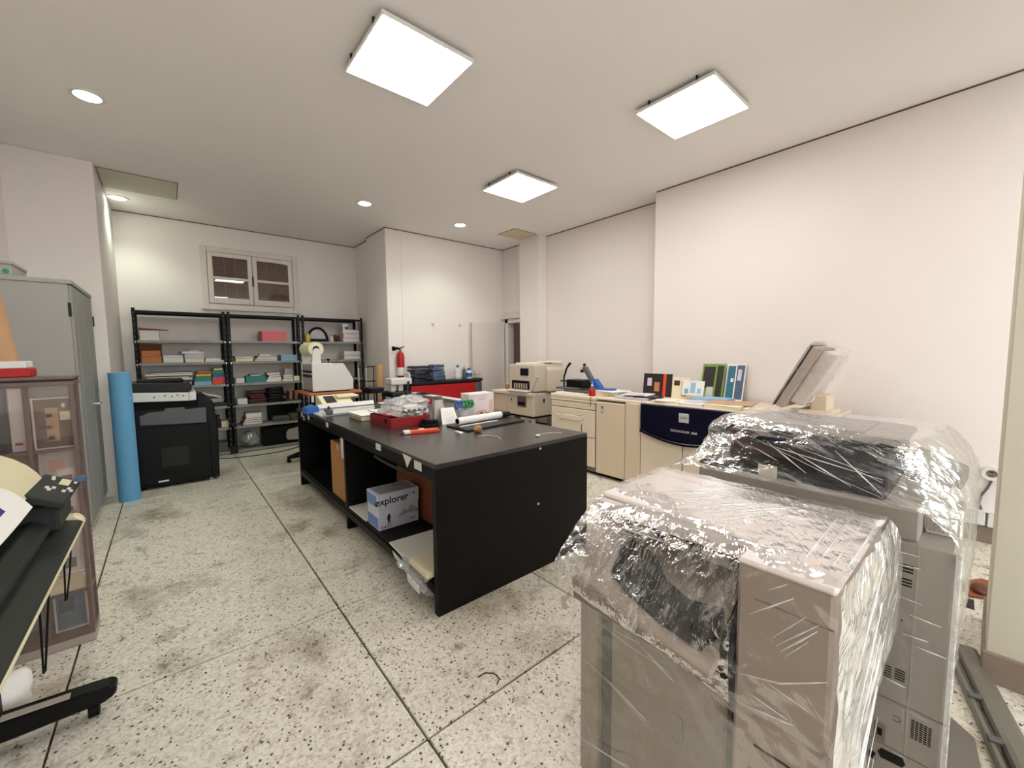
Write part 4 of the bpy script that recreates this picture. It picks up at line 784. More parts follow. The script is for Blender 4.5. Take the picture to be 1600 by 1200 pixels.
leafset('pale_folder', 'pale cream folder near the wrapped touchscreen', 'folder', quad(3.98, 1.345, .20, .15, 3), ZT, .03, 'cream_paper')
leafset('kraft_print', 'brown printed sheet on the cream paper stack', 'print', quad(4.10, 1.60, .32, .40, 8), ZT+.0355, .006, 'kraft')
leafset('blue_plate_pile', 'light blue plastic sheets laid before the blue poster', 'plastic sheet', quad(4.34, 1.88, .20, .36, -3), ZT, .05, 'light_blue')
leafset('white_folder', 'white folder pile between blue sheets and cream folder', 'folder', quad(4.02, 1.90, .28, .22, 3), ZT, .028, 'white_paper')
for y, x, w_, d, a_, z, h, m2, nm in ((2.20, 3.98, .20, .22, 14, .0205, .008, 'white_paper', 'white sheet turned askew on the wide cream folder'), (1.91, 4.04, .20, .14, -12, .0285, .006, 'lavender', 'narrow grey leaflet on the white folder pile'), (2.62, 4.04, .22, .22, 24, .0475, .005, 'carton_side', 'pale leaflet askew on the open booklet'), (2.85, 3.93, .10, .07, 12, .0, .006, 'white_paper', 'small white slip at the press edge by the latch door')):
    leafset('loose_leaf', nm, 'paper', quad(x, y, w_, d, a_), ZT+z, h, m2, 'loose leaves on the press')
def standing(name, label, cat, y0, y1, z0, z1, x, m_, lean=.05, parts=()):
    t = thing(name, label, cat, (x, (y0+y1)/2, z0))
    def F(u, v, d=0.0): return (x+lean*v-d, y0+(y1-y0)*u, z0+(z1-z0)*v)
    def pl(u0, u1, v0, v1, d0, d1): return G().hexa([F(u0, v0, d0), F(u1, v0, d0), F(u1, v1, d0), F(u0, v1, d0)], [F(u0, v0, d1), F(u1, v0, d1), F(u1, v1, d1), F(u0, v1, d1)])
    put('board', pl(0, 1, 0, 1, -.004, .0), m_, t)
    for nm, u0, u1, v0, v1, mm, d in parts: put(nm, pl(u0, u1, v0, v1, .0, d), mm, t)
    return t
mat('poster_green', (120, 160, 60), 0.4, var=.15, scale=20); mat('poster_dark', (44, 38, 34), 0.35, var=.3, scale=25); mat('poster_teal', (40, 110, 130), 0.4, var=.3, scale=30); mat('poster_slate', (70, 92, 120), 0.4, var=.35, scale=30)
standing('dark_brochure', 'dark printed card with orange flame standing left on the press', 'brochure', 2.40, 2.77, ZT+.001, 1.225, 4.44, 'poster_dark', .03, (('flame_print', .42, .60, .22, .62, 'orange_box', .0012), ('stripe_print', .20, .30, 0, 1, 'orange_red', .0012), ('ring_print', .70, .86, .45, .80, 'lavender', .0012)))
standing('cream_card', 'cream printed card beside the dark brochure', 'card', 2.20, 2.39, ZT+.001, 1.192, 4.43, 'cream_paper', .04, (('print_block', .55, .92, .60, .85, 'maroon', .0012), ('print_frame', .10, .42, .10, .80, 'kraft', .0012)))
standing('floral_card', 'white card with blue floral print in front of the green poster', 'card', 2.00, 2.24, ZT+.052, 1.165, 4.37, 'white_paper', .04, (('flower_print', .38, .62, .15, .88, 'light_blue', .0012), ('flower_print', .12, .30, .15, .5, 'light_blue', .0012), ('flower_print', .70, .88, .1, .45, 'sky_blue', .0012)))
standing('green_poster', 'tall green framed dark poster leaning on the right wall', 'poster', 1.91, 2.16, ZT+.001, 1.345, 4.62, 'poster_green', .10, (('picture', .42, .93, .30, .92, 'poster_dark', .0012), ('picture', .06, .34, .05, .95, 'poster_dark', .0012), ('pink_strip', .44, .72, .0, .34, 'lavender', .0013)))
standing('blue_poster', 'tall white poster with two blue photographs leaning on the right wall', 'poster', 1.70, 1.89, ZT+.001, 1.35, 4.62, 'white_paper', .10, (('photo', .54, .95, .04, .94, 'poster_teal', .0012), ('photo', .06, .47, .04, .96, 'poster_slate', .0012), ('highlight', .60, .75, .5, .6, 'white_paper', .002), ('highlight', .2, .4, .55, .85, 'lavender', .002)))
hp = thing('binding_press', 'black hand binding press with grey lever at the press end', 'binding machine', (4.1, 3.6, ZT+.05))
zb = ZT+.049
put('base', G().box(3.98, 4.30, 3.42, 3.80, zb, zb+.025), 'grey_plastic', hp, bevel=.005)
put('jaw', G().box(4.05, 4.26, 3.40, 3.68, zb+.025, zb+.125), 'black_plastic', hp, bevel=.008)
put('post', G().tube([(4.10, 3.76, zb+.02), (4.10, 3.76, zb+.16), (4.10, 3.72, zb+.24)], .012, 10), 'dark_plastic', hp, smooth=True)
put('lever', G().tube([(4.10, 3.74, zb+.22), (4.10, 3.70, zb+.29), (4.10, 3.65, zb+.34)], [.012, .014, .02], 10), 'dark_plastic', hp, smooth=True)
put('arm', G().box(4.08, 4.14, 3.62, 3.82, zb+.09, zb+.105), 'dark_plastic', hp, bevel=.003)
sp_ = thing('long_arm_stapler', 'blue and grey long arm stapler tilted open on the magazine pile', 'stapler', (4.1, 3.3, ZT+.049))
put('base_arm', G().box(4.06, 4.16, 2.95, 3.24, ZT+.068, ZT+.088), 'blue', sp_, bevel=.006)
put('hinge', G().prism([(3.12, ZT+.088), (3.26, ZT+.088), (3.28, ZT+.19), (3.22, ZT+.20)], 'x', 4.07, 4.15), 'blue', sp_, bevel=.008)
put('upper_arm', G().prism([(3.22, ZT+.13), (3.30, ZT+.15), (3.44, ZT+.33), (3.42, ZT+.35), (3.38, ZT+.35)], 'x', 4.08, 4.14), 'grey_plastic', sp_, bevel=.008)
put('knob', G().blob((4.11, 3.415, ZT+.37), (.02, .02, .022), 1, 0, 1, 2, False), 'black_plastic', sp_, smooth='all')
put('stitch_head', G().box(4.09, 4.13, 3.44, 3.47, ZT+.27, ZT+.31), 'dark_plastic', sp_, bevel=.004)
sr_ = thing('solvent_bottle', 'small red plastic bottle at the front edge of the press', 'bottle', (3.93, 3.14, ZT))
put('body', G().lathe([(.035, 0), (.04, .005), (.042, .06), (.036, .085), (.014, .105), (.013, .12)], (3.93, 3.145, ZT), 18), 'red', sr_, smooth=True)
put('nozzle', G().lathe([(.014, .12), (.014, .135), (.005, .145), (.004, .18)], (3.93, 3.145, ZT), 12), 'white_plastic', sr_, smooth=True)

# ------------------------------------------------------------------ beige duplicator beside the door
bc = thing('beige_duplicator', 'beige upright duplicator with grey display beside the door', 'office machine', (4.45, 4.75, 0))
put('stand_top', G().box(4.12, 4.80, 4.40, 5.02, .50, .53), 'black_plastic', bc)
for x, y in ((4.14, 4.42), (4.74, 4.42), (4.14, 4.96), (4.74, 4.96)): put('stand_leg', G().box(x, x+.045, y, y+.045, 0, .50), 'alu', bc)
put('lower_cabinet', G().box(4.10, 4.82, 4.37, 5.0, .53, .87), 'dup_beige', bc, bevel=.012)
put('ledge', G().box(4.07, 4.82, 4.40, 5.35, .84, .885), 'beige_machine_light', bc, bevel=.008)
put('ledge_skirt', G().box(4.10, 4.70, 5.0, 5.33, .55, .84), 'dup_beige', bc, bevel=.008)
put('upper_body', G().box(4.14, 4.74, 4.37, 4.98, .90, 1.31), 'dup_beige', bc, bevel=.02, seg=2)
put('side_hump', G().prism([(4.37, .9), (4.37, 1.28), (4.31, 1.22), (4.29, .9)], 'x', 4.35, 4.70), 'dup_beige', bc, bevel=.008)
put('display', G().box(4.13, 4.142, 4.52, 4.70, 1.14, 1.25), 'navy', bc, bevel=.003)
put('delivery_recess', G().box(4.132, 4.142, 4.50, 4.90, .93, 1.06), 'black_plastic', bc)
for k in range(6): put('delivery_finger', G().box(4.115, 4.135, 4.54+k*.055, 4.56+k*.055, .94, 1.02), 'khaki', bc, bevel=.002)
put('delivery_tray', G().box(4.02, 4.14, 4.46, 4.92, .898, .92), 'white_plastic', bc, bevel=.004)
put('tray_arm', G().hexa([(4.04, 4.37, .93), (4.10, 4.37, .93), (4.10, 4.40, .93), (4.04, 4.40, .93)], [(4.06, 4.26, 1.14), (4.12, 4.26, 1.14), (4.12, 4.29, 1.14), (4.06, 4.29, 1.14)]), 'alu', bc, bevel=.004)
put('paper_drawer', G().box(4.092, 4.102, 4.53, 4.73, .66, .82), 'grey_plastic', bc, bevel=.003); put('drawer_mouth', G().box(4.088, 4.094, 4.55, 4.71, .69, .74), 'black_plastic', bc)
put('lock', G().box(4.094, 4.102, 4.86, 4.88, .74, .77), 'print_black', bc); put('latch', G().box(4.30, 4.33, 4.362, 4.372, .73, .79), 'dark_plastic', bc)
leafset('paper_stack_top', 'loose white paper stack on top of the beige duplicator', 'paper', quad(4.42, 4.70, .40, .42, 8), 1.311, .02, 'white_paper')
leafset('paper_wad', 'curled paper sheets at the near corner of the duplicator top', 'paper', quad(4.60, 4.52, .30, .30, -20), 1.3315, .02, 'cream_paper')
cd_ = thing('spray_candle', 'small orange candle tube on the duplicator ledge', 'candle', (4.22, 5.12, .885))
put('body', G().lathe([(.026, 0), (.028, .004), (.028, .085), (.022, .09)], (4.22, 5.12, .886), 16), 'orange_box', cd_, smooth=True); put('wick', G().lathe([(.01, .09), (.01, .105)], (4.22, 5.12, .885), 10), 'cream_paper', cd_)
carton('carton_low', 'brown carton on the floor under the beige duplicator', 'box', 4.22, 4.55, 4.45, 4.85, 0, .36, 'brown_box', 'tape_tan')
carton('black_crate', 'black crate on the floor under the duplicator near the press', 'box', 4.58, 4.72, 4.05, 4.34, 0, .42, 'black_plastic', None, flap=False)

# ------------------------------------------------------------------ red counter, folding table and things by the back wall
rc = thing('red_counter', 'red fronted reception counter with dark rounded end before the back wall', 'counter', (3.5, 5.95, 0))
cpoly = [(2.82, 5.80), (4.10, 5.80), (4.17, 5.81), (4.23, 5.85), (4.26, 5.91), (4.27, 5.98), (4.27, 6.14), (2.82, 6.14)]
put('carcass', G().prism([(x, y+.01 if y < 6 else y) for x, y in cpoly], 'z', 0, 1.0), 'black_plastic', rc, bevel=.004)
put('worktop', G().prism([(x+(.01 if x > 4.2 else 0), y-.02 if y < 6 else y) for x, y in cpoly], 'z', 1.0, 1.045), 'dark_plastic', rc, bevel=.006)
put('red_front', G().prism([(2.84, 5.785), (4.05, 5.785), (4.05, 5.815), (2.84, 5.815)], 'z', .05, .985), 'red', rc, bevel=.003)
put('grey_end', G().prism([(4.05, 5.785), (4.13, 5.79), (4.20, 5.82), (4.24, 5.86), (4.22, 5.88), (4.13, 5.82), (4.05, 5.812)], 'z', .05, .985), 'grey_plastic', rc, bevel=.003)
ft = thing('narrow_bench', 'narrow white topped bench between black table and red counter', 'bench', (2.83, 4.85, 0))
put('top', G().box(2.76, 2.89, 4.00, 5.72, .875, .90), 'white_plastic', ft, bevel=.006)
put('edge_band', G().box(2.755, 2.762, 4.0, 5.72, .866, .90), 'grey_steel', ft, bevel=.002)
for y in (4.25, 5.45):
    put('leg', G().tube([(2.79, y, .0), (2.79, y+.30, .875)], .014, 8), 'black_steel', ft, smooth=True); put('leg', G().tube([(2.86, y+.30, .0), (2.86, y, .875)], .014, 8), 'black_steel', ft, smooth=True)
put('side_panel', G().box(2.77, 2.785, 4.02, 5.0, .25, .875), 'carton_side', ft, bevel=.003)
put('lower_rail', G().box(2.78, 2.87, 4.05, 5.70, .20, .23), 'grey_steel', ft, bevel=.003)
leafset('dark_sleeve', 'dark blue document sleeve on the narrow bench', 'document sleeve', quad(2.825, 5.35, .12, .24, 0), .9005, .012, 'navy')
# guillotine on its own metal stand
gs = thing('guillotine_cutter', 'white bench guillotine with long dark lever left of the red counter', 'paper cutter', (2.55, 5.6, 0))
put('stand_top', G().box(2.36, 2.68, 5.42, 5.78, .88, .90), 'black_steel', gs, bevel=.003)
for x, y in ((2.37, 5.43), (2.65, 5.43), (2.37, 5.75), (2.65, 5.75)): put('stand_leg', G().tube([(x+.008, y+.008, 0), (x+.008, y+.008, .88)], .013, 8), 'black_steel', gs, smooth=True)
put('bed', G().box(2.37, 2.66, 5.40, 5.78, .90, .945), 'plotter_dark', gs, bevel=.006)
for x in (2.42, 2.54): put('column', G().box(x, x+.07, 5.56, 5.66, .945, 1.05), 'finisher_top', gs, bevel=.008)
put('head', G().box(2.40, 2.72, 5.50, 5.72, 1.045, 1.135), 'white_plastic', gs, bevel=.012, seg=2)
put('lever', G().tube([(2.66, 5.5, 1.08), (2.60, 5.40, .98), (2.53, 5.30, .82), (2.50, 5.26, .76)], [.018, .016, .014, .016], 10), 'dark_plastic', gs, smooth=True)
put('side_hook', G().tube([(2.62, 5.52, 1.24), (2.67, 5.51, 1.21), (2.69, 5.51, 1.13)], .010, 8), 'alu', gs, smooth=True)
put('paper_tube', G().ringtube((2.46, 6.06, 0), (2.48, 6.12, 1.32), .062, .055), 'tan_roll', smooth=True, label='tan cardboard tube standing at the wall corner', cat='cardboard tube')
# pile of dark bags on the counter
mat('bag_navy', (20, 22, 44), 0.35, var=.4, scale=30, bump=.3, bscale=25)
def bagpile(name, label, x0, x1, y0, y1, z0, z1, seed, m_='bag_navy'):
    t = thing(name, label, 'bag', ((x0+x1)/2, (y0+y1)/2, z0))
    n_ = 5; h = (z1-z0)/n_; rr = random.Random(seed)
    for k in range(n_):
        g = G(); q = quad((x0+x1)/2+rr.uniform(-.015, .015), (y0+y1)/2, (x1-x0)*rr.uniform(.82, 1.0), (y1-y0)*.95, rr.uniform(-6, 6)); zz = z0+h*k
        g.hexa([(x, y, zz+.001) for x, y in q], [(x, y, zz+h*rr.uniform(.75, 1.0)-.001) for x, y in q])
        bmesh.ops.subdivide_edges(g.bm, edges=g.bm.edges[:], cuts=3, use_grid_fill=True)
        for v in g.bm.verts: v.co += Vector((noise.noise(v.co*14)*.012, noise.noise(v.co*14+Vector((5, 0, 0)))*.012, noise.noise(v.co*18+Vector((0, 7, 0)))*h*.14))
        put('fold', g, m_, t, smooth='all')
bagpile('navy_bag_pile', 'pile of folded navy plastic bags on the red counter', 2.90, 3.22, 5.84, 6.06, 1.046, 1.30, 1)
bagpile('grey_bag_pile', 'grey blue folded bags at the right of the navy pile', 3.27, 3.50, 5.86, 6.04, 1.046, 1.31, 5, 'poster_slate')
carton('small_white_box', 'small white box standing beside the guillotine on the counter', 'box', 2.83, 2.86, 5.83, 6.0, 1.046, 1.18, 'white_paper', None, flap=False)
def bottle(x, y, z, label, prof, body, cap, capz, band=None):
    t = thing('bottle', label, 'bottle', (x, y, z), 0, 'bottles on the red counter')
    put('body', G().lathe(prof, (x, y, z), 18), body, t, smooth=True); r_ = prof[-1][0]
    put('cap', G().lathe([(r_*1.1, capz), (r_*1.1, capz+.035), (r_*.8, capz+.04)], (x, y, z), 14), cap, t, smooth=True)
    if band: put('label_band', G().ringtube((x, y, z+.03), (x, y, z+.10), prof[1][0]+.0015, prof[1][0]-.002), band, t, smooth=True)
bottle(3.80, 5.95, 1.046, 'white pump bottle with dark blue head on the red counter', [(.055, 0), (.057, .005), (.057, .15), (.03, .185), (.022, .20)], 'lavender', 'blue', .20, 'white_paper')
bottle(3.92, 5.93, 1.046, 'slim grey bottle between the two blue capped bottles', [(.035, 0), (.037, .005), (.037, .15), (.015, .18)], 'grey_plastic', 'chrome', .18)
bottle(4.03, 5.95, 1.046, 'square white ink bottle with blue cap at the counter end', [(.06, 0), (.062, .005), (.062, .10), (.045, .13), (.03, .14)], 'white_plastic', 'blue', .14, 'blue')
# fire extinguisher on the wall
fe = thing('fire_extinguisher', 'red fire extinguisher with black horn hung on the back wall', 'fire extinguisher', (2.86, 6.15, 1.05))
put('cylinder', G().lathe([(.03, 0), (.055, .01), (.06, .03), (.06, .34), (.05, .39), (.022, .42), (.02, .44)], (2.86, 6.165, 1.10), 22), 'red', fe, smooth=True)
put('valve', G().box(2.84, 2.88, 6.15, 6.18, 1.54, 1.575), 'chrome', fe, bevel=.004)
put('horn', G().tube([(2.85, 6.15, 1.565), (2.80, 6.14, 1.575), (2.72, 6.12, 1.57)], [.014, .02, .038], 14), 'black_plastic', fe, smooth=True)
put('lever', G().prism([(2.87, 1.575), (2.93, 1.60), (2.92, 1.61), (2.85, 1.585)], 'y', 6.155, 6.175), 'black_plastic', fe)
put('label_band', G().ringtube((2.86, 6.165, 1.14), (2.86, 6.165, 1.27), .0612, .058), 'white_paper', fe, smooth=True)
put('wall_bracket', G().box(2.84, 2.88, 6.225, 6.24, 1.2, 1.5), 'dark_plastic', fe)
for x, nm in ((3.50, 'left'), (4.04, 'right')):
    pg = thing('wall_plug', 'small screw plate on the back wall, %s one of two' % nm, 'screw plate', (x, 6.23, 1.99))
    put('plate', G().tube([(x, 6.24, 1.985), (x, 6.228, 1.985)], .028, 16), 'white_plastic', pg, smooth=True); put('screw', G().tube([(x, 6.23, 1.985), (x, 6.224, 1.985)], .010, 10), 'dark_plastic', pg, smooth=True)

# ------------------------------------------------------------------ laminator on its cart
ct = thing('equipment_cart', 'black steel cart with orange wood top under the white laminator', 'cart', (1.7, 6.0, 0))
put('top_board', G().box(1.34, 2.02, 5.60, 6.30, .965, .995), 'wood_orange', ct, bevel=.005)
for x in (1.44, 1.90): put('upright', G().box(x, x+.05, 5.90, 5.98, .09, .965), 'black_steel', ct, bevel=.004)
for x in (1.44, 1.90):
    put('foot', G().prism([(5.66, .05), (6.34, .05), (6.34, .085), (6.0, .13), (5.88, .13), (5.66, .085)], 'x', x, x+.05), 'black_steel', ct, bevel=.005)
    for y in (5.70, 6.30): put('caster', G().tube([(x+.005, y, .026), (x+.045, y, .026)], .026, 14), 'rubber', ct, smooth=True)
put('foot', G().prism([(1.18, .05), (1.50, .06), (1.50, .16), (1.40, .15), (1.18, .085)], 'y', 6.20, 6.26), 'black_steel', ct, bevel=.005)
put('caster', G().tube([(1.20, 6.21, .026), (1.20, 6.25, .026)], .026, 14), 'rubber', ct, smooth=True)
put('lower_shelf', G().box(1.44, 1.95, 5.72, 6.2, .55, .575), 'black_steel', ct, bevel=.003)
put('price_tag', G().box(1.37, 1.40, 5.597, 5.600, .88, .965), 'sticker', ct)
lm = thing('roll_laminator', 'white roll laminator with film roll on the orange topped cart', 'laminator', (1.65, 5.9, .995))
LZ = 1.0
put('feet', G().box(1.43, 1.88, 5.68, 6.2, .995, LZ+.012), 'rubber', lm)
prof = [(1.405, LZ+.012), (1.92, LZ+.012), (1.92, LZ+.16), (1.80, LZ+.37), (1.46, LZ+.375), (1.405, LZ+.375)]
put('side_panel', G().prism(prof, 'y', 5.645, 5.66), 'white_plastic', lm, bevel=.003)
put('side_panel', G().prism(prof, 'y', 6.185, 6.20), 'white_plastic', lm, bevel=.003)
put('front_housing', G().prism([(1.415, LZ+.012), (1.91, LZ+.012), (1.91, LZ+.155), (1.795, LZ+.36), (1.415, LZ+.36)], 'y', 5.66, 6.185), 'grey_cabinet', lm, bevel=.004)
put('slot_mouth', G().box(1.408, 1.416, 5.70, 6.15, LZ+.19, LZ+.28), 'black_plastic', lm); put('slot_bar', G().box(1.395, 1.416, 5.69, 6.16, LZ+.228, LZ+.245), 'alu', lm, bevel=.003)
put('roll_arm', G().prism([(1.41, LZ+.36), (1.525, LZ+.36), (1.515, LZ+.54), (1.50, LZ+.57), (1.45, LZ+.57), (1.425, LZ+.52)], 'y', 5.66, 5.672), 'white_plastic', lm, bevel=.003)
put('roll_arm', G().prism([(1.41, LZ+.36), (1.525, LZ+.36), (1.515, LZ+.54), (1.50, LZ+.57), (1.45, LZ+.57), (1.425, LZ+.52)], 'y', 6.17, 6.182), 'white_plastic', lm, bevel=.003)
put('film_roll', G().ringtube((1.475, 5.685, LZ+.56), (1.475, 6.16, LZ+.56), .092, .04, 32), 'cream_paper', lm, smooth=True)
put('roll_core', G().ringtube((1.475, 5.68, LZ+.56), (1.475, 6.165, LZ+.56), .041, .022, 24), 'black_plastic', lm, smooth=True)
put('spindle', G().tube([(1.475, 5.655, LZ+.56), (1.475, 6.18, LZ+.56)], .012, 12), 'alu', lm, smooth=True)
put('rating_label', G().box(1.445, 1.52, 5.642, 5.645, LZ+.035, LZ+.085), 'carton_white', lm)
for x, z in ((1.57, .37), (1.68, .37)): put('knob', G().lathe([(.006, 0), (.006, .03), (.022, .05), (.022, .06)], (x, 5.9, LZ+z), 12), 'black_plastic', lm, smooth=True)
for x, z in ((1.42, .03), (1.90, .03), (1.42, .34), (1.78, .35), (1.60, .355), (1.70, .355)): put('screw', G().tube([(x, 5.642, LZ+z), (x, 5.646, LZ+z)], .006, 8), 'chrome', lm)
leafset('black_pouch', 'dark zipped pouch in the rack right of the cart', 'pouch', quad(2.18, 5.65, .2, .28, 8), .9625, .06, 'navy')
# wire rack and dark clutter right of the cart
rk = thing('wire_rack', 'black wire rack with paper goods between cart and wall corner', 'rack', (2.25, 5.9, 0))
for x in (2.06, 2.30):
    for y in (5.50, 5.80): put('post', G().tube([(x, y, 0), (x, y, .96)], .012, 8), 'black_steel', rk, smooth=True)
for z in (.30, .62, .95): put('tier', G().box(2.04, 2.32, 5.48, 5.82, z, z+.012), 'black_steel', rk)
dr = thing('drying_rack', 'tall thin wire frame standing before the corner pier', 'rack', (2.55, 6.55, 0))
for x, h in ((2.30, 1.30), (2.42, 1.31), (2.54, 1.29), (2.63, 1.30)): put('rod', G().tube([(x, 6.5, .02), (x, 6.5, h)], .009, 8), 'alu' if h > 1.295 else 'black_steel', dr, smooth=True)
for z in (.03, .95, 1.05, 1.285): put('crossbar', G().tube([(2.29, 6.5, z), (2.64, 6.5, z)], .010, 8), 'black_steel', dr, smooth=True)
put('foot_plate', G().box(2.28, 2.65, 6.38, 6.62, 0, .03), 'black_steel', dr, bevel=.003)
for k, (x, m_, hh, nm) in enumerate(((2.07, 'black_plastic', .14, 'black file box leftmost on the wire rack'), (2.145, 'white_paper', .13, 'white file box second on the wire rack'), (2.22, 'black_plastic', .12, 'black file box next to the white one on the rack'))):
    put('file_box', G().prism([(5.52, .633), (5.74, .633), (5.74, .633+hh), (5.52, .633+hh*.8)], 'x', x, x+.065), m_, bevel=.003, label=nm, cat='file box', group='file boxes on the wire rack')
# ------------------------------------------------------------------ steel shelving against the window wall
SY0, SY1 = 7.35, 7.74
LV = [.045, .412, .735, 1.065, 1.395, 1.705, 2.10]
def shelving(x0, x1, label):
    t = thing('steel_shelving', label, 'shelving', ((x0+x1)/2, 7.55, 0), 0, 'black post steel shelving units')
    for x, s_ in ((x0, 1), (x1, -1)):
        for y, q in ((SY0, 1), (SY1, -1)):
            p = put('post', G().box(x, x+s_*.036, y, y+q*.004, 0, 2.13).box(x, x+s_*.004, y+q*.004, y+q*.036, 0, 2.13), 'black_steel', t)
            if y == SY0:
                g = G()
                for k in range(26): g.box(x+s_*.015, x+s_*.021, y-.0006, y, .06+k*.08, .072+k*.08)
                put('slot_row', g, 'grey_steel', p, kind='stuff')
    for z in LV:
        put('shelf', G().box(x0+.006, x1-.006, SY0+.006, SY1-.006, z-.008, z).box(x0+.006, x1-.006, SY0+.006, SY0+.009, z-.034, z-.008).box(x0+.006, x1-.006, SY1-.009, SY1-.006, z-.034, z-.008), 'black_steel' if z > 2 else 'grey_steel', t)
    for x in (x0+.018, x1-.018):
        for z in LV[1:-1]: put('bolt', G().tube([(x, SY0-.004, z-.02), (x, SY0, z-.02)], .008, 8), 'chrome', t)
shelving(-.335, .675, 'leftmost black post shelving unit behind the black copier')
shelving(.70, 1.675, 'middle black post shelving unit under the window')
shelving(1.705, 2.70, 'rightmost black post shelving unit in the wall corner')
def item(name, label, cat, x0, x1, z, h, m_, y0=7.40, y1=7.66, rz=0.0, group=None):
    """a pile or box on a shelf: body with a slightly proud top"""
    return put(name, G().box(x0, x1, y0, y1, z+.0005, z+h, rz), m_, bevel=min(.004, h*.25), label=label, cat=cat, group=group)
def book(label, x0, x1, z, h, cover, page='white_paper', y0=7.40, y1=7.64, group=None, name='book', cat='book', rz=0.0):
    t = thing(name, label, cat, ((x0+x1)/2, (y0+y1)/2, z), rz, group); hx, hy = (x1-x0)/2, (y1-y0)/2; c = min(.004, h*.15)
    put('pages', G().box(-hx+.006, hx-.004, -hy+.003, hy-.004, c, h-c), page, t, local=True)
    put('cover', G().box(-hx, hx, -hy, hy, .0004, c).box(-hx, hx, -hy, hy, h-c, h-.0004).box(-hx, -hx+.005, -hy, hy, c, h-c), cover, t, local=True)
    return t
S5, S4, S3, S2, S1, S0 = LV[5], LV[4], LV[3], LV[2], LV[1], LV[0]
# left unit
for k, c in enumerate(('white_paper', 'cream_paper', 'white_paper', 'white_paper', 'lavender')):
    book('white notepad in the top left shelf stack, number %s from the bottom' % ('one', 'two', 'three', 'four', 'five')[k], -.275+.006*(k % 2), -.07-.005*(k % 3), S5+.0265*k, .026, c, group='white notepads on the top left shelf', name='notepad', cat='notepad')
put('leather_strap', G().hexa([(-.28, 7.42, S5+.134), (.03, 7.44, S5+.134), (.03, 7.47, S5+.134), (-.28, 7.46, S5+.134)], [(-.28, 7.42, S5+.165), (.03, 7.44, S5+.146), (.03, 7.47, S5+.146), (-.28, 7.46, S5+.168)]), 'brown_box', label='brown leather strap on the white notepads', cat='strap', bevel=.003)
item('paper_sheet', 'thin white sheet at the right of the top left shelf', 'paper', .52, .63, S5, .006, 'white_paper')
item('orange_box', 'lower orange paper box at the left of the second shelf', 'box', -.275, -.065, S4, .085, 'orange_box')
item('orange_box', 'upper orange paper box at the left of the second shelf', 'box', -.27, -.075, S4+.0855, .083, 'orange_box')
item('brown_carton', 'dark brown carton standing behind the orange boxes', 'box', -.30, -.06, S4, .262, 'brown_box', 7.665, 7.725)
item('white_box', 'low white box right of the orange boxes', 'box', -.05, .165, S4, .07, 'white_paper')
book('white ream on the low box right of the orange boxes', -.05, .165, S4+.0705, .032, 'white_paper', name='paper_ream', cat='paper')
item('lavender_ream', 'cream bottomed white ream stack in mid second shelf', 'paper', .185, .40, S4, .05, 'cream_paper')
item('lavender_ream', 'lavender white ream stack above the cream ream', 'paper', .18, .395, S4+.0505, .075, 'lavender')
book('loose leaflet heap on the lavender ream stack', .14, .40, S4+.126, .03, 'lavender', name='leaflets', cat='leaflet', rz=.1)
book('dark topped leaflet on the loose heap', .25, .37, S4+.1565, .02, 'grey_plastic', name='leaflets', cat='leaflet', rz=-.1)
book('pale blue folder lying at the right of the second shelf', .41, .64, S4, .03, 'light_blue', name='folder', cat='folder')
book('white folder on the pale blue folder', .42, .60, S4+.0305, .025, 'white_paper', name='folder', cat='folder')
for k, (c, a, b, h) in enumerate((('maroon', -.25, .24, .02), ('cream_paper', -.26, .25, .03), ('brown_box', -.24, .22, .02), ('cream_paper', -.25, .26, .03), ('black_plastic', -.2, .25, .02))):
    book('long flat folder behind the copier, layer %s' % ('one', 'two', 'three', 'four', 'five')[k], a, b, S3+.055+.0305*k if k else S3, .055 if k == 0 else h, c, name='long_folder', cat='folder', group='long folders behind the copier')
for k, (c, h, nm) in enumerate((('light_blue', .05, 'pale blue'), ('teal_box', .05, 'blue green'), ('green', .025, 'green'), ('yellow', .03, 'yellow'), ('brown_box', .02, 'brown'), ('pink_box', .02, 'pink'))):
    z = S3+(0, .0505, .101, .1265, .157, .1775)[k]
    book('%s paper ream in the coloured stack of the third shelf' % nm, .27+.008*k, .475, z, h, c, c, name='coloured_paper', cat='paper', group='coloured paper stack')
item('red_carton', 'bright red paper box at the right of the third shelf', 'box', .48, .635, S3, .105, 'orange_red')
book('dark blue ream on the red paper box', .49, .635, S3+.1055, .045, 'blue', 'blue', name='coloured_ream', cat='paper')
book('green ream on the dark blue ream', .48, .63, S3+.151, .055, 'green', 'green', name='coloured_ream', cat='paper')
book('cream and red booklet on the green ream', .50, .62, S3+.2065, .03, 'red', 'cream_paper', name='booklet', cat='booklet')
put('leaning_board', G().hexa([(.33, 7.42, S2+.20), (.57, 7.42, S2+.12), (.57, 7.60, S2+.12), (.33, 7.60, S2+.20)], [(.335, 7.42, S2+.225), (.575, 7.42, S2+.145), (.575, 7.60, S2+.145), (.335, 7.60, S2+.225)]), 'white_paper', label='white board leaning behind the copier tray', cat='board', bevel=.003)
item('navy_binder', 'navy binder lying on the fourth shelf beside the copier', 'binder', .35, .64, S2, .06, 'navy'); item('grey_tray', 'grey letter tray on the navy binder', 'tray', .40, .60, S2+.0605, .06, 'khaki')
mr = thing('maroon_flask', 'maroon flask on the fifth shelf beside the white box', 'flask', (.52, 7.45, S1)); put('body', G().lathe([(.03, 0), (.033, .01), (.033, .12), (.02, .15), (.018, .17)], (.52, 7.45, S1+.001), 16), 'maroon', mr, smooth=True); put('cap', G().lathe([(.02, .17), (.02, .195)], (.52, 7.45, S1), 12), 'black_plastic', mr)
item('cream_box', 'small cream box on the fifth shelf of the left unit', 'box', .555, .66, S1, .09, 'cream_paper')
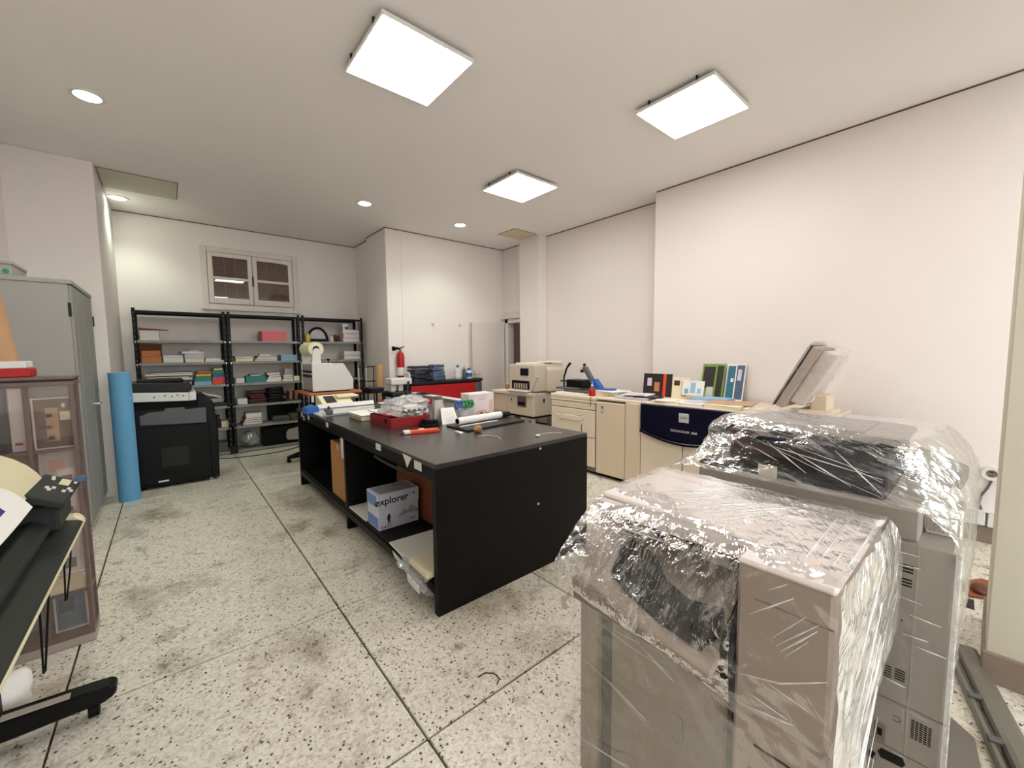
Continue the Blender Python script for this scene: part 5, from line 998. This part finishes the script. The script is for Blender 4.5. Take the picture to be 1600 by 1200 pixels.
item('grey_bundle', 'grey bundle on the bottom shelf of the left unit', 'bundle', .36, .62, S0, .14, 'grey_plastic')
# middle unit
for k in range(4): book('pink paper ream on the top shelf of the middle unit, layer %s' % ('one', 'two', 'three', 'four')[k], 1.14, 1.485, S5+.0402*k, .04, 'pink_box', 'pink_box', y0=7.37, y1=7.70, name='pink_ream', cat='paper', group='pink paper reams')
book('gold yellow folder stack on the second shelf under the window', .78, 1.01, S4, .05, 'yellow', 'cream_paper', name='folder', cat='folder'); book('white file on the gold yellow folder', .77, 1.0, S4+.0505, .03, 'black_plastic', name='file', cat='file')
for k, (c, a, b) in enumerate((('grey_plastic', 1.03, 1.34), ('white_paper', 1.05, 1.33), ('maroon', 1.06, 1.30), ('white_paper', 1.10, 1.25))):
    book('%s magazine in the mixed pile under the window' % ('grey', 'white', 'maroon', 'small white')[k], a, b, S4+.027*k, .0265, c, name='magazine', cat='magazine', group='mixed magazine pile', rz=.05*(k % 3-1))
for k in range(3): book('blue paper pack, layer %s, right of the mixed pile' % ('one', 'two', 'three')[k], 1.39, 1.63, S4+.031*k, .0305, 'sky_blue', 'light_blue', name='blue_pack', cat='paper', group='blue paper packs')
item('white_carton', 'small white box at the left of the third middle shelf', 'box', .765, .88, S3, .075, 'carton_white')
carton('teal_box', 'teal storage box on the third middle shelf', 'box', .90, 1.16, 7.40, 7.62, S3+.0005, S3+.095, 'teal_box', None)
book('dark booklet lying on the teal box', .95, 1.10, S3+.099, .025, 'dark_plastic', name='booklet', cat='booklet')
for k, (c, a, b) in enumerate((('white_paper', 1.17, 1.38), ('cream_paper', 1.19, 1.38), ('maroon', 1.20, 1.37), ('khaki', 1.18, 1.36))):
    book('%s book in the pile right of the teal box' % ('white', 'cream', 'maroon', 'khaki')[k], a, b, S3+.036*k, .0355, c, group='books right of the teal box')
for k, (c, a, b) in enumerate((('cream_paper', 1.39, 1.55), ('grey_plastic', 1.40, 1.55), ('white_paper', 1.41, 1.54))):
    book('%s pad in the small pile before the lavender box' % ('cream', 'grey', 'white')[k], a, b, S3+.034*k, .0335, c, name='pad', cat='pad', group='small pad pile', y0=7.38, y1=7.52)
item('lavender_carton', 'tall lavender box at the back of the third middle shelf', 'box', 1.46, 1.58, S3, .20, 'lavender', 7.56, 7.68)
item('cream_carton', 'cream yellow box at the right end of the third middle shelf', 'box', 1.555, 1.65, S3, .075, 'cream_paper', 7.37, 7.50)
item('white_small_box', 'white open box at the left of the fourth middle shelf', 'box', .77, .90, S2, .09, 'white_paper')
bagpile('maroon_bundle', 'maroon and black cloth bundle on the fourth middle shelf', .90, 1.15, 7.38, 7.62, S2+.002, S2+.20, 11, 'maroon')
bagpile('black_bundle', 'black plastic bundle in the middle of the fourth middle shelf', 1.15, 1.42, 7.38, 7.62, S2+.002, S2+.23, 17, 'black_plastic')
for k in range(5):
    x = 1.47+.042*k; put('cable_coil', G().tube([(x+.011*math.cos(a*.5), 7.42+.004*a, S2+.09+.07*math.sin(a*.5)) for a in range(26)], .009, 6), 'kraft' if k % 2 else 'maroon', smooth=True, label='brown coiled cord on the fourth middle shelf, %s from the left' % ('first', 'second', 'third', 'fourth', 'fifth', 'sixth')[k], cat='cord', group='coiled cords')
for k, (c, a, b, h) in enumerate((('dark_plastic', .82, 1.08, .04), ('pink_box', .84, 1.08, .03), ('dark_plastic', .85, 1.07, .03), ('white_paper', .87, 1.08, .075))):
    book('%s file in the pile of the fifth middle shelf' % ('lowest dark', 'pink', 'upper dark', 'thick white')[k], a, b, S1+(0, .0405, .071, .1015)[k], h, c, name='file', cat='file', group='files on the fifth middle shelf')
item('black_backdrop_board', 'black board standing at the back of the fifth middle shelf', 'board', 1.20, 1.62, S1, .27, 'black_plastic', 7.66, 7.70)
vc = thing('grey_recorder', 'grey electronic unit on the fifth middle shelf', 'electronics', (1.36, 7.5, S1)); put('case', G().box(1.24, 1.46, 7.40, 7.60, S1+.001, S1+.085), 'grey_plastic', vc, bevel=.004)
for k in range(5): put('button', G().box(1.26+k*.035, 1.282+k*.035, 7.394, 7.401, S1+.03, S1+.05), 'dark_plastic', vc)
bagpile('olive_bundle', 'dark olive bundle right of the grey electronic unit', 1.47, 1.63, 7.38, 7.60, S1+.002, S1+.12, 23, 'olive')
ch = thing('clear_bag_bundle', 'clear grey plastic bag of cables on the bottom middle shelf', 'plastic bag', (.92, 7.5, S0))
put('bag', G().blob((.905, 7.5, S0+.13), (.13, .12, .13), 31, .2, 5, 3), 'clear_bag', ch, smooth='all')
put('bundle', G().blob((.905, 7.5, S0+.10), (.10, .09, .10), 33, .4, 6, 3), 'grey_plastic', ch, smooth=True)
bb = thing('black_equipment_case', 'black case with pale grey side panel on the bottom middle shelf', 'case', (1.33, 7.5, S0))
put('body', G().box(1.08, 1.62, 7.38, 7.68, S0+.001, S0+.28), 'black_plastic', bb, bevel=.012)
put('side_panel', G().prism([(1.42, S0+.06), (1.61, S0+.045), (1.61, S0+.26), (1.44, S0+.23), (1.405, S0+.19), (1.40, S0+.10)], 'y', 7.368, 7.381), 'warm_grey', bb, bevel=.006)
put('handle', G().tube([(1.2, 7.5, S0+.28), (1.22, 7.5, S0+.305), (1.40, 7.5, S0+.305), (1.42, 7.5, S0+.28)], .009, 8), 'dark_plastic', bb, smooth=True)
# right unit
yb = thing('yellow_bottle', 'yellow bottle at the left of the right top shelf', 'bottle', (1.80, 7.40, S5)); put('body', G().lathe([(.034, 0), (.037, .006), (.037, .09), (.02, .115), (.018, .12)], (1.80, 7.40, S5+.001), 16), 'yellow', yb, smooth=True); put('cap', G().lathe([(.021, .12), (.021, .14)], (1.80, 7.40, S5), 12), 'yellow', yb)
hb = thing('arched_handbag', 'black arched bag on the top right shelf', 'bag', (1.98, 7.52, S5))
put('arch', G().tube([(1.985+.155*math.cos(R(a)), 7.52, S5+.035+.20*math.sin(R(a))) for a in range(0, 181, 12)], .02, 8), 'black_plastic', hb, smooth=True); put('bottom', G().box(1.82, 2.15, 7.45, 7.59, S5+.001, S5+.05), 'black_plastic', hb, bevel=.012)
put('lining', G().prism([(1.84, S5+.05), (2.13, S5+.05), (2.10, S5+.14), (2.0, S5+.21), (1.93, S5+.20), (1.86, S5+.12)], 'y', 7.535, 7.545), 'lavender', hb)
for k, (x, c, nm) in enumerate(((2.19, 'khaki', 'beige'), (2.25, 'maroon', 'dark red'), (2.30, 'red', 'red'))):
    t = thing('small_jar', '%s capped glass jar beside the arched bag' % nm, 'jar', (x, 7.44, S5), 0, 'small jars'); put('body', G().lathe([(.024, 0), (.026, .005), (.026, .085), (.02, .095)], (x, 7.44, S5+.001), 14), 'cream_paper' if k == 0 else 'maroon', t, smooth=True); put('lid', G().lathe([(.022, .095), (.022, .12)], (x, 7.44, S5), 14), c, t, smooth=True)
for k, nm in enumerate(('lowest', 'middle', 'upper')): carton('white_carton', '%s long white carton at the right of the top right shelf' % nm, 'box', 2.37+.01*(k % 2), 2.655, 7.40, 7.62, S5+.001+.073*k, S5+.066+.073*k, 'carton_white', None, group='long white cartons')
wr = thing('red_white_box', 'small white box with red square on the long cartons', 'box', (2.43, 7.45, S5+.215)); put('body', G().box(2.38, 2.48, 7.41, 7.50, S5+.2155, S5+.275), 'carton_white', wr, bevel=.003); put('red_print', G().box(2.41, 2.47, 7.4085, 7.411, S5+.22, S5+.265), 'dark_red', wr)
item('flat_white_box', 'flat white box topmost on the right shelf pile', 'box', 2.37, 2.46, S5+.2755, .04, 'white_paper', 7.41, 7.52)
for k, nm in enumerate(('lower', 'upper')): carton('paper_ream_box', '%s white paper carton on the second right shelf' % nm, 'box', 2.38, 2.66, 7.40, 7.66, S4+.001+.075*k, S4+.068+.075*k, 'carton_white', None, group='white paper cartons, second right shelf')
for k, (c, a, b, r_) in enumerate((('black_plastic', 2.10, 2.48, 0), ('white_paper', 2.12, 2.46, .12), ('black_plastic', 2.16, 2.42, -.1), ('cream_paper', 2.20, 2.40, .2))):
    book('%s folder heaped behind the laminator' % ('lowest black', 'white', 'upper black', 'cream')[k], a, b, S3+.05*k, .045, c, name='folder', cat='folder', group='folders behind the laminator', rz=r_)
item('dark_crate', 'dark crate on the fourth right shelf', 'crate', 2.15, 2.60, S2, .22, 'dark_plastic')

# ------------------------------------------------------------------ black office copier
cp_ = thing('office_copier', 'black office copier with white control band in front of the shelves', 'copier', (.0, 6.3, 0))
put('body', G().prism([(-.36, .03), (.40, .03), (.415, .70), (.395, .82), (.30, .90), (-.36, .90)], 'y', 5.985, 6.58), 'black_plastic', cp_, bevel=.012, seg=2)
put('front_panel', G().box(-.31, .33, 5.975, 5.99, .06, .70), 'black_plastic', cp_, bevel=.008)
put('tray_insert', G().prism([(-.275, .735), (.305, .705), (.31, .885), (.12, .875), (.11, .905), (-.055, .905), (-.07, .875), (-.20, .87), (-.25, .845), (-.275, .84)], 'y', 5.965, 5.985), 'grey_plastic', cp_, bevel=.004)
put('inner_gap', G().box(-.34, .24, 6.0, 6.55, .90, .975), 'rubber', cp_)
put('side_arm', G().prism([(.22, .90), (.40, .82), (.38, .95), (.30, 1.03), (.235, 1.05)], 'y', 6.0, 6.5), 'black_plastic', cp_, bevel=.01)
bd = put('control_band', G().prism([(-.36, .995), (.16, .975), (.225, .98), (.225, 1.08), (.16, 1.07), (-.36, 1.10)], 'y', 5.955, 6.55), 'white_plastic', cp_, bevel=.006)
for k, x in enumerate((-.15, -.06, -.0, .05, .10)): put('button', G().box(x, x+.018, 5.950, 5.956, 1.03+.012*(k % 2), 1.042+.012*(k % 2)), 'grey_plastic', bd)
put('band_gap', G().box(.158, .162, 5.953, 5.957, .98, 1.075), 'dark_plastic', bd)
put('scanner_lid', G().prism([(-.36, 1.095), (.16, 1.075), (.19, 1.10), (.19, 1.17), (.15, 1.185), (-.30, 1.20), (-.36, 1.19)], 'y', 5.96, 6.52), 'dark_plastic', cp_, bevel=.012, seg=2)
put('feeder_cover', G().box(-.28, .12, 6.02, 6.45, 1.19, 1.225), 'black_plastic', cp_, bevel=.01)
ap = put('access_panel', G().box(-.125, .125, 5.970, 5.977, .24, .46), 'dark_plastic', cp_, bevel=.004)
put('grip_slot', G().box(-.16, -.04, 5.971, 5.977, .165, .18), 'rubber', cp_); put('grip_slot', G().box(.14, .25, 5.971, 5.977, .155, .17), 'rubber', cp_)
put('rating_label', G().box(-.16, -.07, 5.971, 5.977, .075, .092), 'sticker', cp_); put('side_button', G().tube([(-.315, 5.97, .56), (-.315, 5.98, .56)], .01, 10), 'grey_plastic', cp_)
for x in (-.28, .32):
    for y in (6.04, 6.5): put('caster', G().tube([(x-.015, y, .025), (x+.015, y, .025)], .025, 12), 'white_plastic' if x > 0 else 'rubber', cp_, smooth=True)
put('foam_roll', G().ringtube((-.385, 5.74, 0), (-.385, 5.70, 1.33), .086, .03, 32), 'blue_foam', smooth=True, label='tall blue foam roll standing beside the black copier', cat='foam roll')
put('floor_cable', G().tube([(.42, 7.2, .006), (.60, 7.05, .006), (.95, 6.98, .006), (1.25, 7.0, .006), (1.5, 7.15, .006), (1.6, 7.3, .006)], .006, 6), 'rubber', smooth=True, label='thin black cable lying on the floor before the shelves', cat='cable')

# ------------------------------------------------------------------ grey steel cupboard
cb = thing('steel_cupboard', 'tall grey steel cupboard against the left wall', 'cupboard', (-.8, 5.4, 0))
put('carcass', G().box(-1.07, -.585, 4.85, 5.97, .06, 2.08), 'grey_cabinet', cb, bevel=.004)
put('top_rim', G().box(-1.075, -.56, 4.845, 5.975, 2.08, 2.115), 'grey_cabinet', cb, bevel=.004)
put('plinth', G().box(-1.05, -.60, 4.88, 5.94, 0, .06), 'grey_cabinet_door', cb)
for a, b in ((4.855, 5.405), (5.415, 5.965)):
    d_ = put('door', G().box(-.585, -.565, a, b, .08, 2.07), 'grey_cabinet_door', cb, bevel=.003)
    put('rib', G().box(-.566, -.561, a+.12, b-.12, .2, 1.95), 'grey_cabinet_door', d_, bevel=.002)
put('lock_handle', G().tube([(-.565, 5.44, 1.05), (-.52, 5.44, 1.05), (-.515, 5.52, 1.05)], .009, 8), 'chrome', cb, smooth=True)
put('keyhole_plate', G().box(-.566, -.56, 5.42, 5.46, 1.02, 1.09), 'chrome', cb)
put('hinge', G().box(-.592, -.575, 4.845, 4.856, 1.82, 1.93), 'dark_plastic', cb); put('hinge', G().box(-.57, -.555, 5.955, 5.972, 1.80, 1.90), 'dark_plastic', cb)
ob = thing('box_on_cupboard', 'grey metal box with green sticker on top of the cupboard', 'box', (-.97, 5.1, 2.116)); put('body', G().box(-1.06, -.87, 4.86, 5.3, 2.116, 2.20), 'grey_cabinet', ob, bevel=.004); put('lid', G().box(-1.065, -.865, 4.855, 5.305, 2.20, 2.225), 'grey_cabinet', ob, bevel=.003); put('green_sticker', G().tube([(-.90, 4.858, 2.145), (-.90, 4.861, 2.145)], .018, 12), 'green', ob)

# ------------------------------------------------------------------ glass display case
vt = thing('display_case', 'glass display case with brown frame in front of the cupboard', 'display case', (-.68, 3.2, 0))
VX0, VX1, VY0, VY1 = -1.0, -.375, 2.99, 3.16
put('plinth', G().box(VX0, VX1, VY0, VY1, 0, .045), 'warm_grey', vt, bevel=.003)
put('base_frame', G().box(VX0, VX1, VY0, VY1, .045, .075), 'vitrine_frame', vt, bevel=.002)
for x in (VX0, -.545, VX1-.016): put('post', G().box(x, x+.016, VY0, VY0+.016, .075, 1.36), 'vitrine_frame', vt, bevel=.002)
for x in (VX0, VX1-.016): put('post', G().box(x, x+.016, VY1-.016, VY1, .075, 1.36), 'vitrine_frame', vt, bevel=.002)
put('top_frame', G().box(VX0-.005, VX1+.005, VY0-.005, VY1+.005, 1.355, 1.375).box(VX0-.005, VX1+.005, VY0-.005, VY1+.005, 1.385, 1.40), 'vitrine_frame', vt, bevel=.002)
put('top_groove', G().box(VX0, VX1, VY0, VY1, 1.375, 1.385), 'dark_plastic', vt)
for z in (.285, 1.03): put('shelf', G().box(VX0+.016, VX1-.002, VY0+.004, VY1-.016, z-.006, z+.006), 'vitrine_frame', vt)
put('shelf', G().box(VX0+.016, VX1-.016, VY0+.016, VY1-.016, .352, .362), 'cream_paper', vt)
put('beige_panel', G().box(-.53, VX1-.018, VY0+.018, VY0+.022, .292, .352), 'cream_paper', vt)
put('pane', G().box(-.529, VX1-.016, VY0+.006, VY0+.010, .075, 1.355), 'glass', vt); put('pane', G().box(VX0+.016, -.545, VY0+.006, VY0+.010, .075, 1.355), 'glass', vt)
put('pane', G().box(VX1-.009, VX1-.005, VY0+.016, VY1-.016, .075, 1.355), 'glass', vt)
put('back_board', G().box(VX0+.016, VX1-.016, VY1-.014, VY1-.008, .075, 1.355), 'warm_grey', vt)
def framed(name, label, x0, x1, z0, z1, y, border, inner, parts):
    t = thing(name, label, 'picture', ((x0+x1)/2, y, z0)); b = .008
    put('frame', G().box(x0, x1, y, y+.012, z0, z0+b).box(x0, x1, y, y+.012, z1-b, z1).box(x0, x0+b, y, y+.012, z0+b, z1-b).box(x1-b, x1, y, y+.012, z0+b, z1-b), border, t, bevel=.002)
    put('print', G().box(x0+b, x1-b, y+.005, y+.010, z0+b, z1-b), inner, t)
    for nm, a0, a1, c0, c1, m_ in parts: put(nm, G().box(x0+(x1-x0)*a0, x0+(x1-x0)*a1, y+.0035, y+.005, z0+(z1-z0)*c0, z0+(z1-z0)*c1), m_, t)
framed('certificate_frame', 'brown certificate in white frame in the upper display case', -.527, -.385, 1.037, 1.295, VY0+.03, 'carton_white', 'brown_print', (('photo', .32, .62, .15, .80, 'kraft'), ('text_block', .66, .92, .55, .72, 'cream_paper'), ('photo', .34, .48, .62, .68, 'cream_paper'), ('text_block', .15, .45, .40, .46, 'maroon'), ('text_block', .36, .5, .18, .26, 'cream_paper'), ('seal', .72, .80, .80, .88, 'white_paper')))
framed('pink_document', 'pale pink document at the left of the upper display case', -.60, -.55, 1.037, 1.345, VY0+.05, 'carton_white', 'carton_white', (('mark', .2, .7, .1, .14, 'red'),))
framed('red_artwork', 'white framed picture with red figures in the middle display case', -.525, -.395, .366, 1.02, VY0+.06, 'white_plastic', 'carton_side', (('red_figure', .55, .85, .70, .80, 'dark_red'), ('pink_figure', .25, .70, .84, .93, 'peach'), ('red_figure', .60, .85, .42, .50, 'orange_red'), ('dark_figure', .55, .80, .50, .54, 'dark_plastic'), ('dark_arch', .4, .75, .05, .13, 'olive')))
framed('blue_picture', 'dark blue grey picture at the bottom of the display case', -.52, -.40, .078, .279, VY0+.04, 'carton_side', 'poster_slate', (('light_patch', .15, .6, .5, .85, 'plotter_dark'),))
item('dark_green_board', 'dark green board at the far left inside the display case', 'board', -.975, -.61, 1.036, .315, 'plotter_dark', VY0+.05, VY0+.08)
item('red_flat_box', 'flat red box lying on the display case', 'box', -.95, -.515, 1.4005, .042, 'red', 2.995, 3.15); item('white_flat_box', 'white flat box on top of the red box', 'box', -.95, -.525, 1.443, .034, 'white_plastic', 3.0, 3.145)
put('brown_paper_roll', G().ringtube((-.48, 3.27, .02), (-.80, 3.62, 2.1), .07, .06), 'tan_roll', smooth=True, label='tan paper roll leaning behind the display case at the left edge', cat='paper roll')

# ------------------------------------------------------------------ wide format plotter at the left
pt = thing('plotter', 'wide cream and dark grey plotter on a black stand at the left edge', 'plotter', (-.6, 1.7, 0))
A_, B_ = .95, 2.40
cov = [(-.665+.278*math.cos(R(a)), .965+.215*math.sin(R(a))) for a in range(14, 175, 10)]
put('top_cover', G().prism(cov, 'y', A_, B_-.04), 'plotter_cream', pt, smooth=True)
put('cover_seam', G().prism([(x*1.0+.001, z+.001) for x, z in cov], 'y', 1.93, 1.935), 'khaki', pt, smooth=True)
put('body', G().prism([(-1.06, .82), (-.47, .82), (-.44, .90), (-.40, .965), (-1.06, .985)], 'y', A_, B_), 'plotter_dark', pt, bevel=.008)
put('platen', G().prism([(-.47, .90), (-.40, .92), (-.36, .895), (-.355, .875), (-.47, .86)], 'y', A_, 2.30), 'plotter_dark', pt, bevel=.004)
put('output_flap', G().prism([(-.47, .862), (-.40, .858), (-.312, .838), (-.30, .828), (-.305, .818), (-.47, .845)], 'y', A_, 2.36), 'plotter_dark', pt, bevel=.003)
put('flap_edge', G().prism([(-.303, .829), (-.299, .826), (-.301, .813), (-.306, .813)], 'y', A_, 2.366), 'plotter_cream', pt, bevel=.002)
put('flap_corner', G().prism([(-.42, .86), (-.32, .858), (-.30, .835), (-.30, .81), (-.36, .81), (-.42, .83)], 'y', 2.36, 2.41), 'plotter_cream', pt, bevel=.008)
put('end_block', G().box(-.44, -.335, 2.16, 2.40, .865, .97), 'plotter_dark', pt, bevel=.01)
def pan(u, v, h=0.0): # u along Y, v down the slope
    return (-.405+.10*v+.4*h, 2.43-.33*u-.09*v*.0, 1.032-.05*v+.9*h)
def panb(u0, u1, v0, v1, h0, h1): return G().hexa([pan(u0, v0, h0), pan(u1, v0, h0), pan(u1, v1, h0), pan(u0, v1, h0)], [pan(u0, v0, h1), pan(u1, v0, h1), pan(u1, v1, h1), pan(u0, v1, h1)])
cpn = put('control_panel', panb(0, 1, 0, 1, -.03, 0), 'plotter_dark', pt, bevel=.006)
put('display', panb(.10, .36, .52, .78, 0, .003), 'plotter_cream', cpn, bevel=.001)
for u, v in ((.08, .25), (.16, .28), (.02, .75), (.14, .85), (.55, .30), (.62, .38), (.52, .45), (.45, .80), (.52, .88), (.58, .72)): put('button', panb(u, u+.06, v, v+.09, 0, .004), 'white_plastic', cpn)
put('wing_lever', G().box(-.325, -.285, 2.38, 2.43, .985, 1.005), 'poster_slate', pt, bevel=.004)
rows = []
for i in range(13):
    t_ = i/12
    rows.append([(-.468+.112*t_, 1.20+(.78-.10*(1-t_)**2-.10*max(0, t_-.7))*k/10, 1.128-.118*t_+.022*math.sin(math.pi*t_)+.010*max(0, t_-.75)*4+.003*math.sin(k*.7)) for k in range(11)])
pp = thing('plotted_sheet', 'white printed sheet with blue block coming out of the plotter', 'print', (-.45, 1.6, .93))
put('sheet', G().grid(rows), 'white_paper', pp, smooth='all', keep=True)
put('blue_print', G().grid([[(x+.0012, y, z+.002) for x, y, z in r[0:9]] for r in rows[3:10]]), 'blue_deep' if 'blue_deep' in MATS else mat('blue_deep', (38, 56, 128), .5), pp, smooth='all', keep=True)
for y in (2.35, 1.0):
    put('leg_column', G().box(-.66, -.56, y-.03, y+.03, .10, .82), 'black_steel', pt, bevel=.006)
    f_ = put('foot', G().prism([(-1.0, .055), (-.29, .055), (-.255, .07), (-.243, .095), (-.258, .118), (-.32, .125), (-1.0, .165)], 'y', y-.035, y+.045), 'black_plastic', pt, bevel=.008)
    put('foot_strip', G().hexa([(-.90, y-.028, .148), (-.38, y-.028, .122), (-.38, y+.005, .122), (-.90, y+.005, .148)], [(-.90, y-.028, .163), (-.38, y-.028, .133), (-.38, y+.005, .133), (-.90, y+.005, .163)]), 'warm_grey', f_)
    for x in (-.32, -.60): put('caster', G().tube([(x-.016, y, .028), (x+.016, y, .028)], .028, 14), 'rubber', pt, smooth=True)
put('crossbar', G().box(-.64, -.58, 1.0, 2.35, .22, .28), 'black_steel', pt, bevel=.004)
for y, zb_ in ((2.17, .60), (1.80, .55)): put('bin_wire', G().tube([(-.315, y+.02, .82), (-.325, y+.012, .7), (-.338, y+.004, zb_), (-.340, y-.008, zb_), (-.335, y-.015, .7), (-.33, y-.02, .82)], .0028, 6), 'rubber', pt, smooth=True)
put('cloth_rag', G().blob((-.62, 2.58, .095), (.10, .09, .10), 41, .3, 4, 3), 'white_paper', smooth='all', label='white crumpled cloth on the floor behind the plotter foot', cat='cloth')

# ------------------------------------------------------------------ floor clutter at the right
rl = thing('lamp_batten', 'grey metal lamp batten lying on the floor by the right pillar', 'lamp batten', (2.5, -.05, 0), 0)
p0, p1 = Vector((2.90, .045, 0)), Vector((1.85, -.205, 0)); dd = (p1-p0).normalized(); nn = Vector((-dd.y, dd.x, 0))
def bat(a, b, z0, z1, w0, w1): 
    q0, q1 = p0+dd*a, p0+dd*b
    return G().hexa([q0+nn*w0+Vector((0, 0, z0)), q1+nn*w0+Vector((0, 0, z0)), q1+nn*w1+Vector((0, 0, z0)), q0+nn*w1+Vector((0, 0, z0))], [q0+nn*w0+Vector((0, 0, z1)), q1+nn*w0+Vector((0, 0, z1)), q1+nn*w1+Vector((0, 0, z1)), q0+nn*w1+Vector((0, 0, z1))])
put('housing', bat(0, 1.08, 0.0, .055, -.01, .07), 'galv', rl, bevel=.02, seg=2)
put('side_rail', bat(.03, 1.06, .0, .035, -.045, -.02), 'galv', rl, bevel=.006)
for a in (.38, .62, .82): put('clip', bat(a, a+.03, .028, .048, -.045, .0), 'grey_plastic', rl, bevel=.004)
sh = thing('leather_slipper', 'brown leather slipper on the floor behind the wrapped printer', 'shoe', (3.75, .0, 0))
put('sole', G().prism([(3.60, .02), (3.66, -.06), (3.80, -.10), (3.92, -.09), (3.93, -.02), (3.82, .04), (3.68, .05)], 'z', 0, .018), 'brown_box', sh, bevel=.004)
put('upper', G().blob((3.72, -.02, .026), (.075, .04, .026), 3, .1, 3, 3), 'slipper_brown', sh, smooth='all')
put('dark_card', G().hexa([(3.45, .035, .001), (3.45, -.005, .001), (3.58, .0, .001), (3.58, .04, .001)], [(3.45, .035, .004), (3.45, -.005, .004), (3.58, .0, .004), (3.58, .04, .004)]), 'dark_plastic', label='small dark card on the floor near the slipper', cat='card')
leafset('floor_board', 'thin dark board lying on the floor left of the batten', 'board', [(2.36, .05), (2.02, .035), (1.96, -.07), (2.28, -.03)], .001, .008, 'warm_grey_dark')
put('tape_scrap', G().prism([(1.76, 1.64), (1.80, 1.60), (1.74, 1.585), (1.715, 1.53), (1.675, 1.55), (1.72, 1.60)], 'z', .0006, .002), 'khaki', label='torn brown tape scrap on the floor before the table', cat='tape scrap')
put('floor_scrap', G().prism([(.28, 3.83), (.34, 3.86), (.35, 3.84), (.31, 3.81)], 'z', .0006, .004), 'white_paper', label='small white paper scrap on a floor joint', cat='paper scrap')
put('floor_string', G().tube([(1.01, 1.46, .003), (1.05, 1.46, .003), (1.08, 1.43, .003), (1.08, 1.39, .003), (1.05, 1.37, .003)], .0028, 5), 'maroon', label='short curled brown string on the near floor', cat='string')
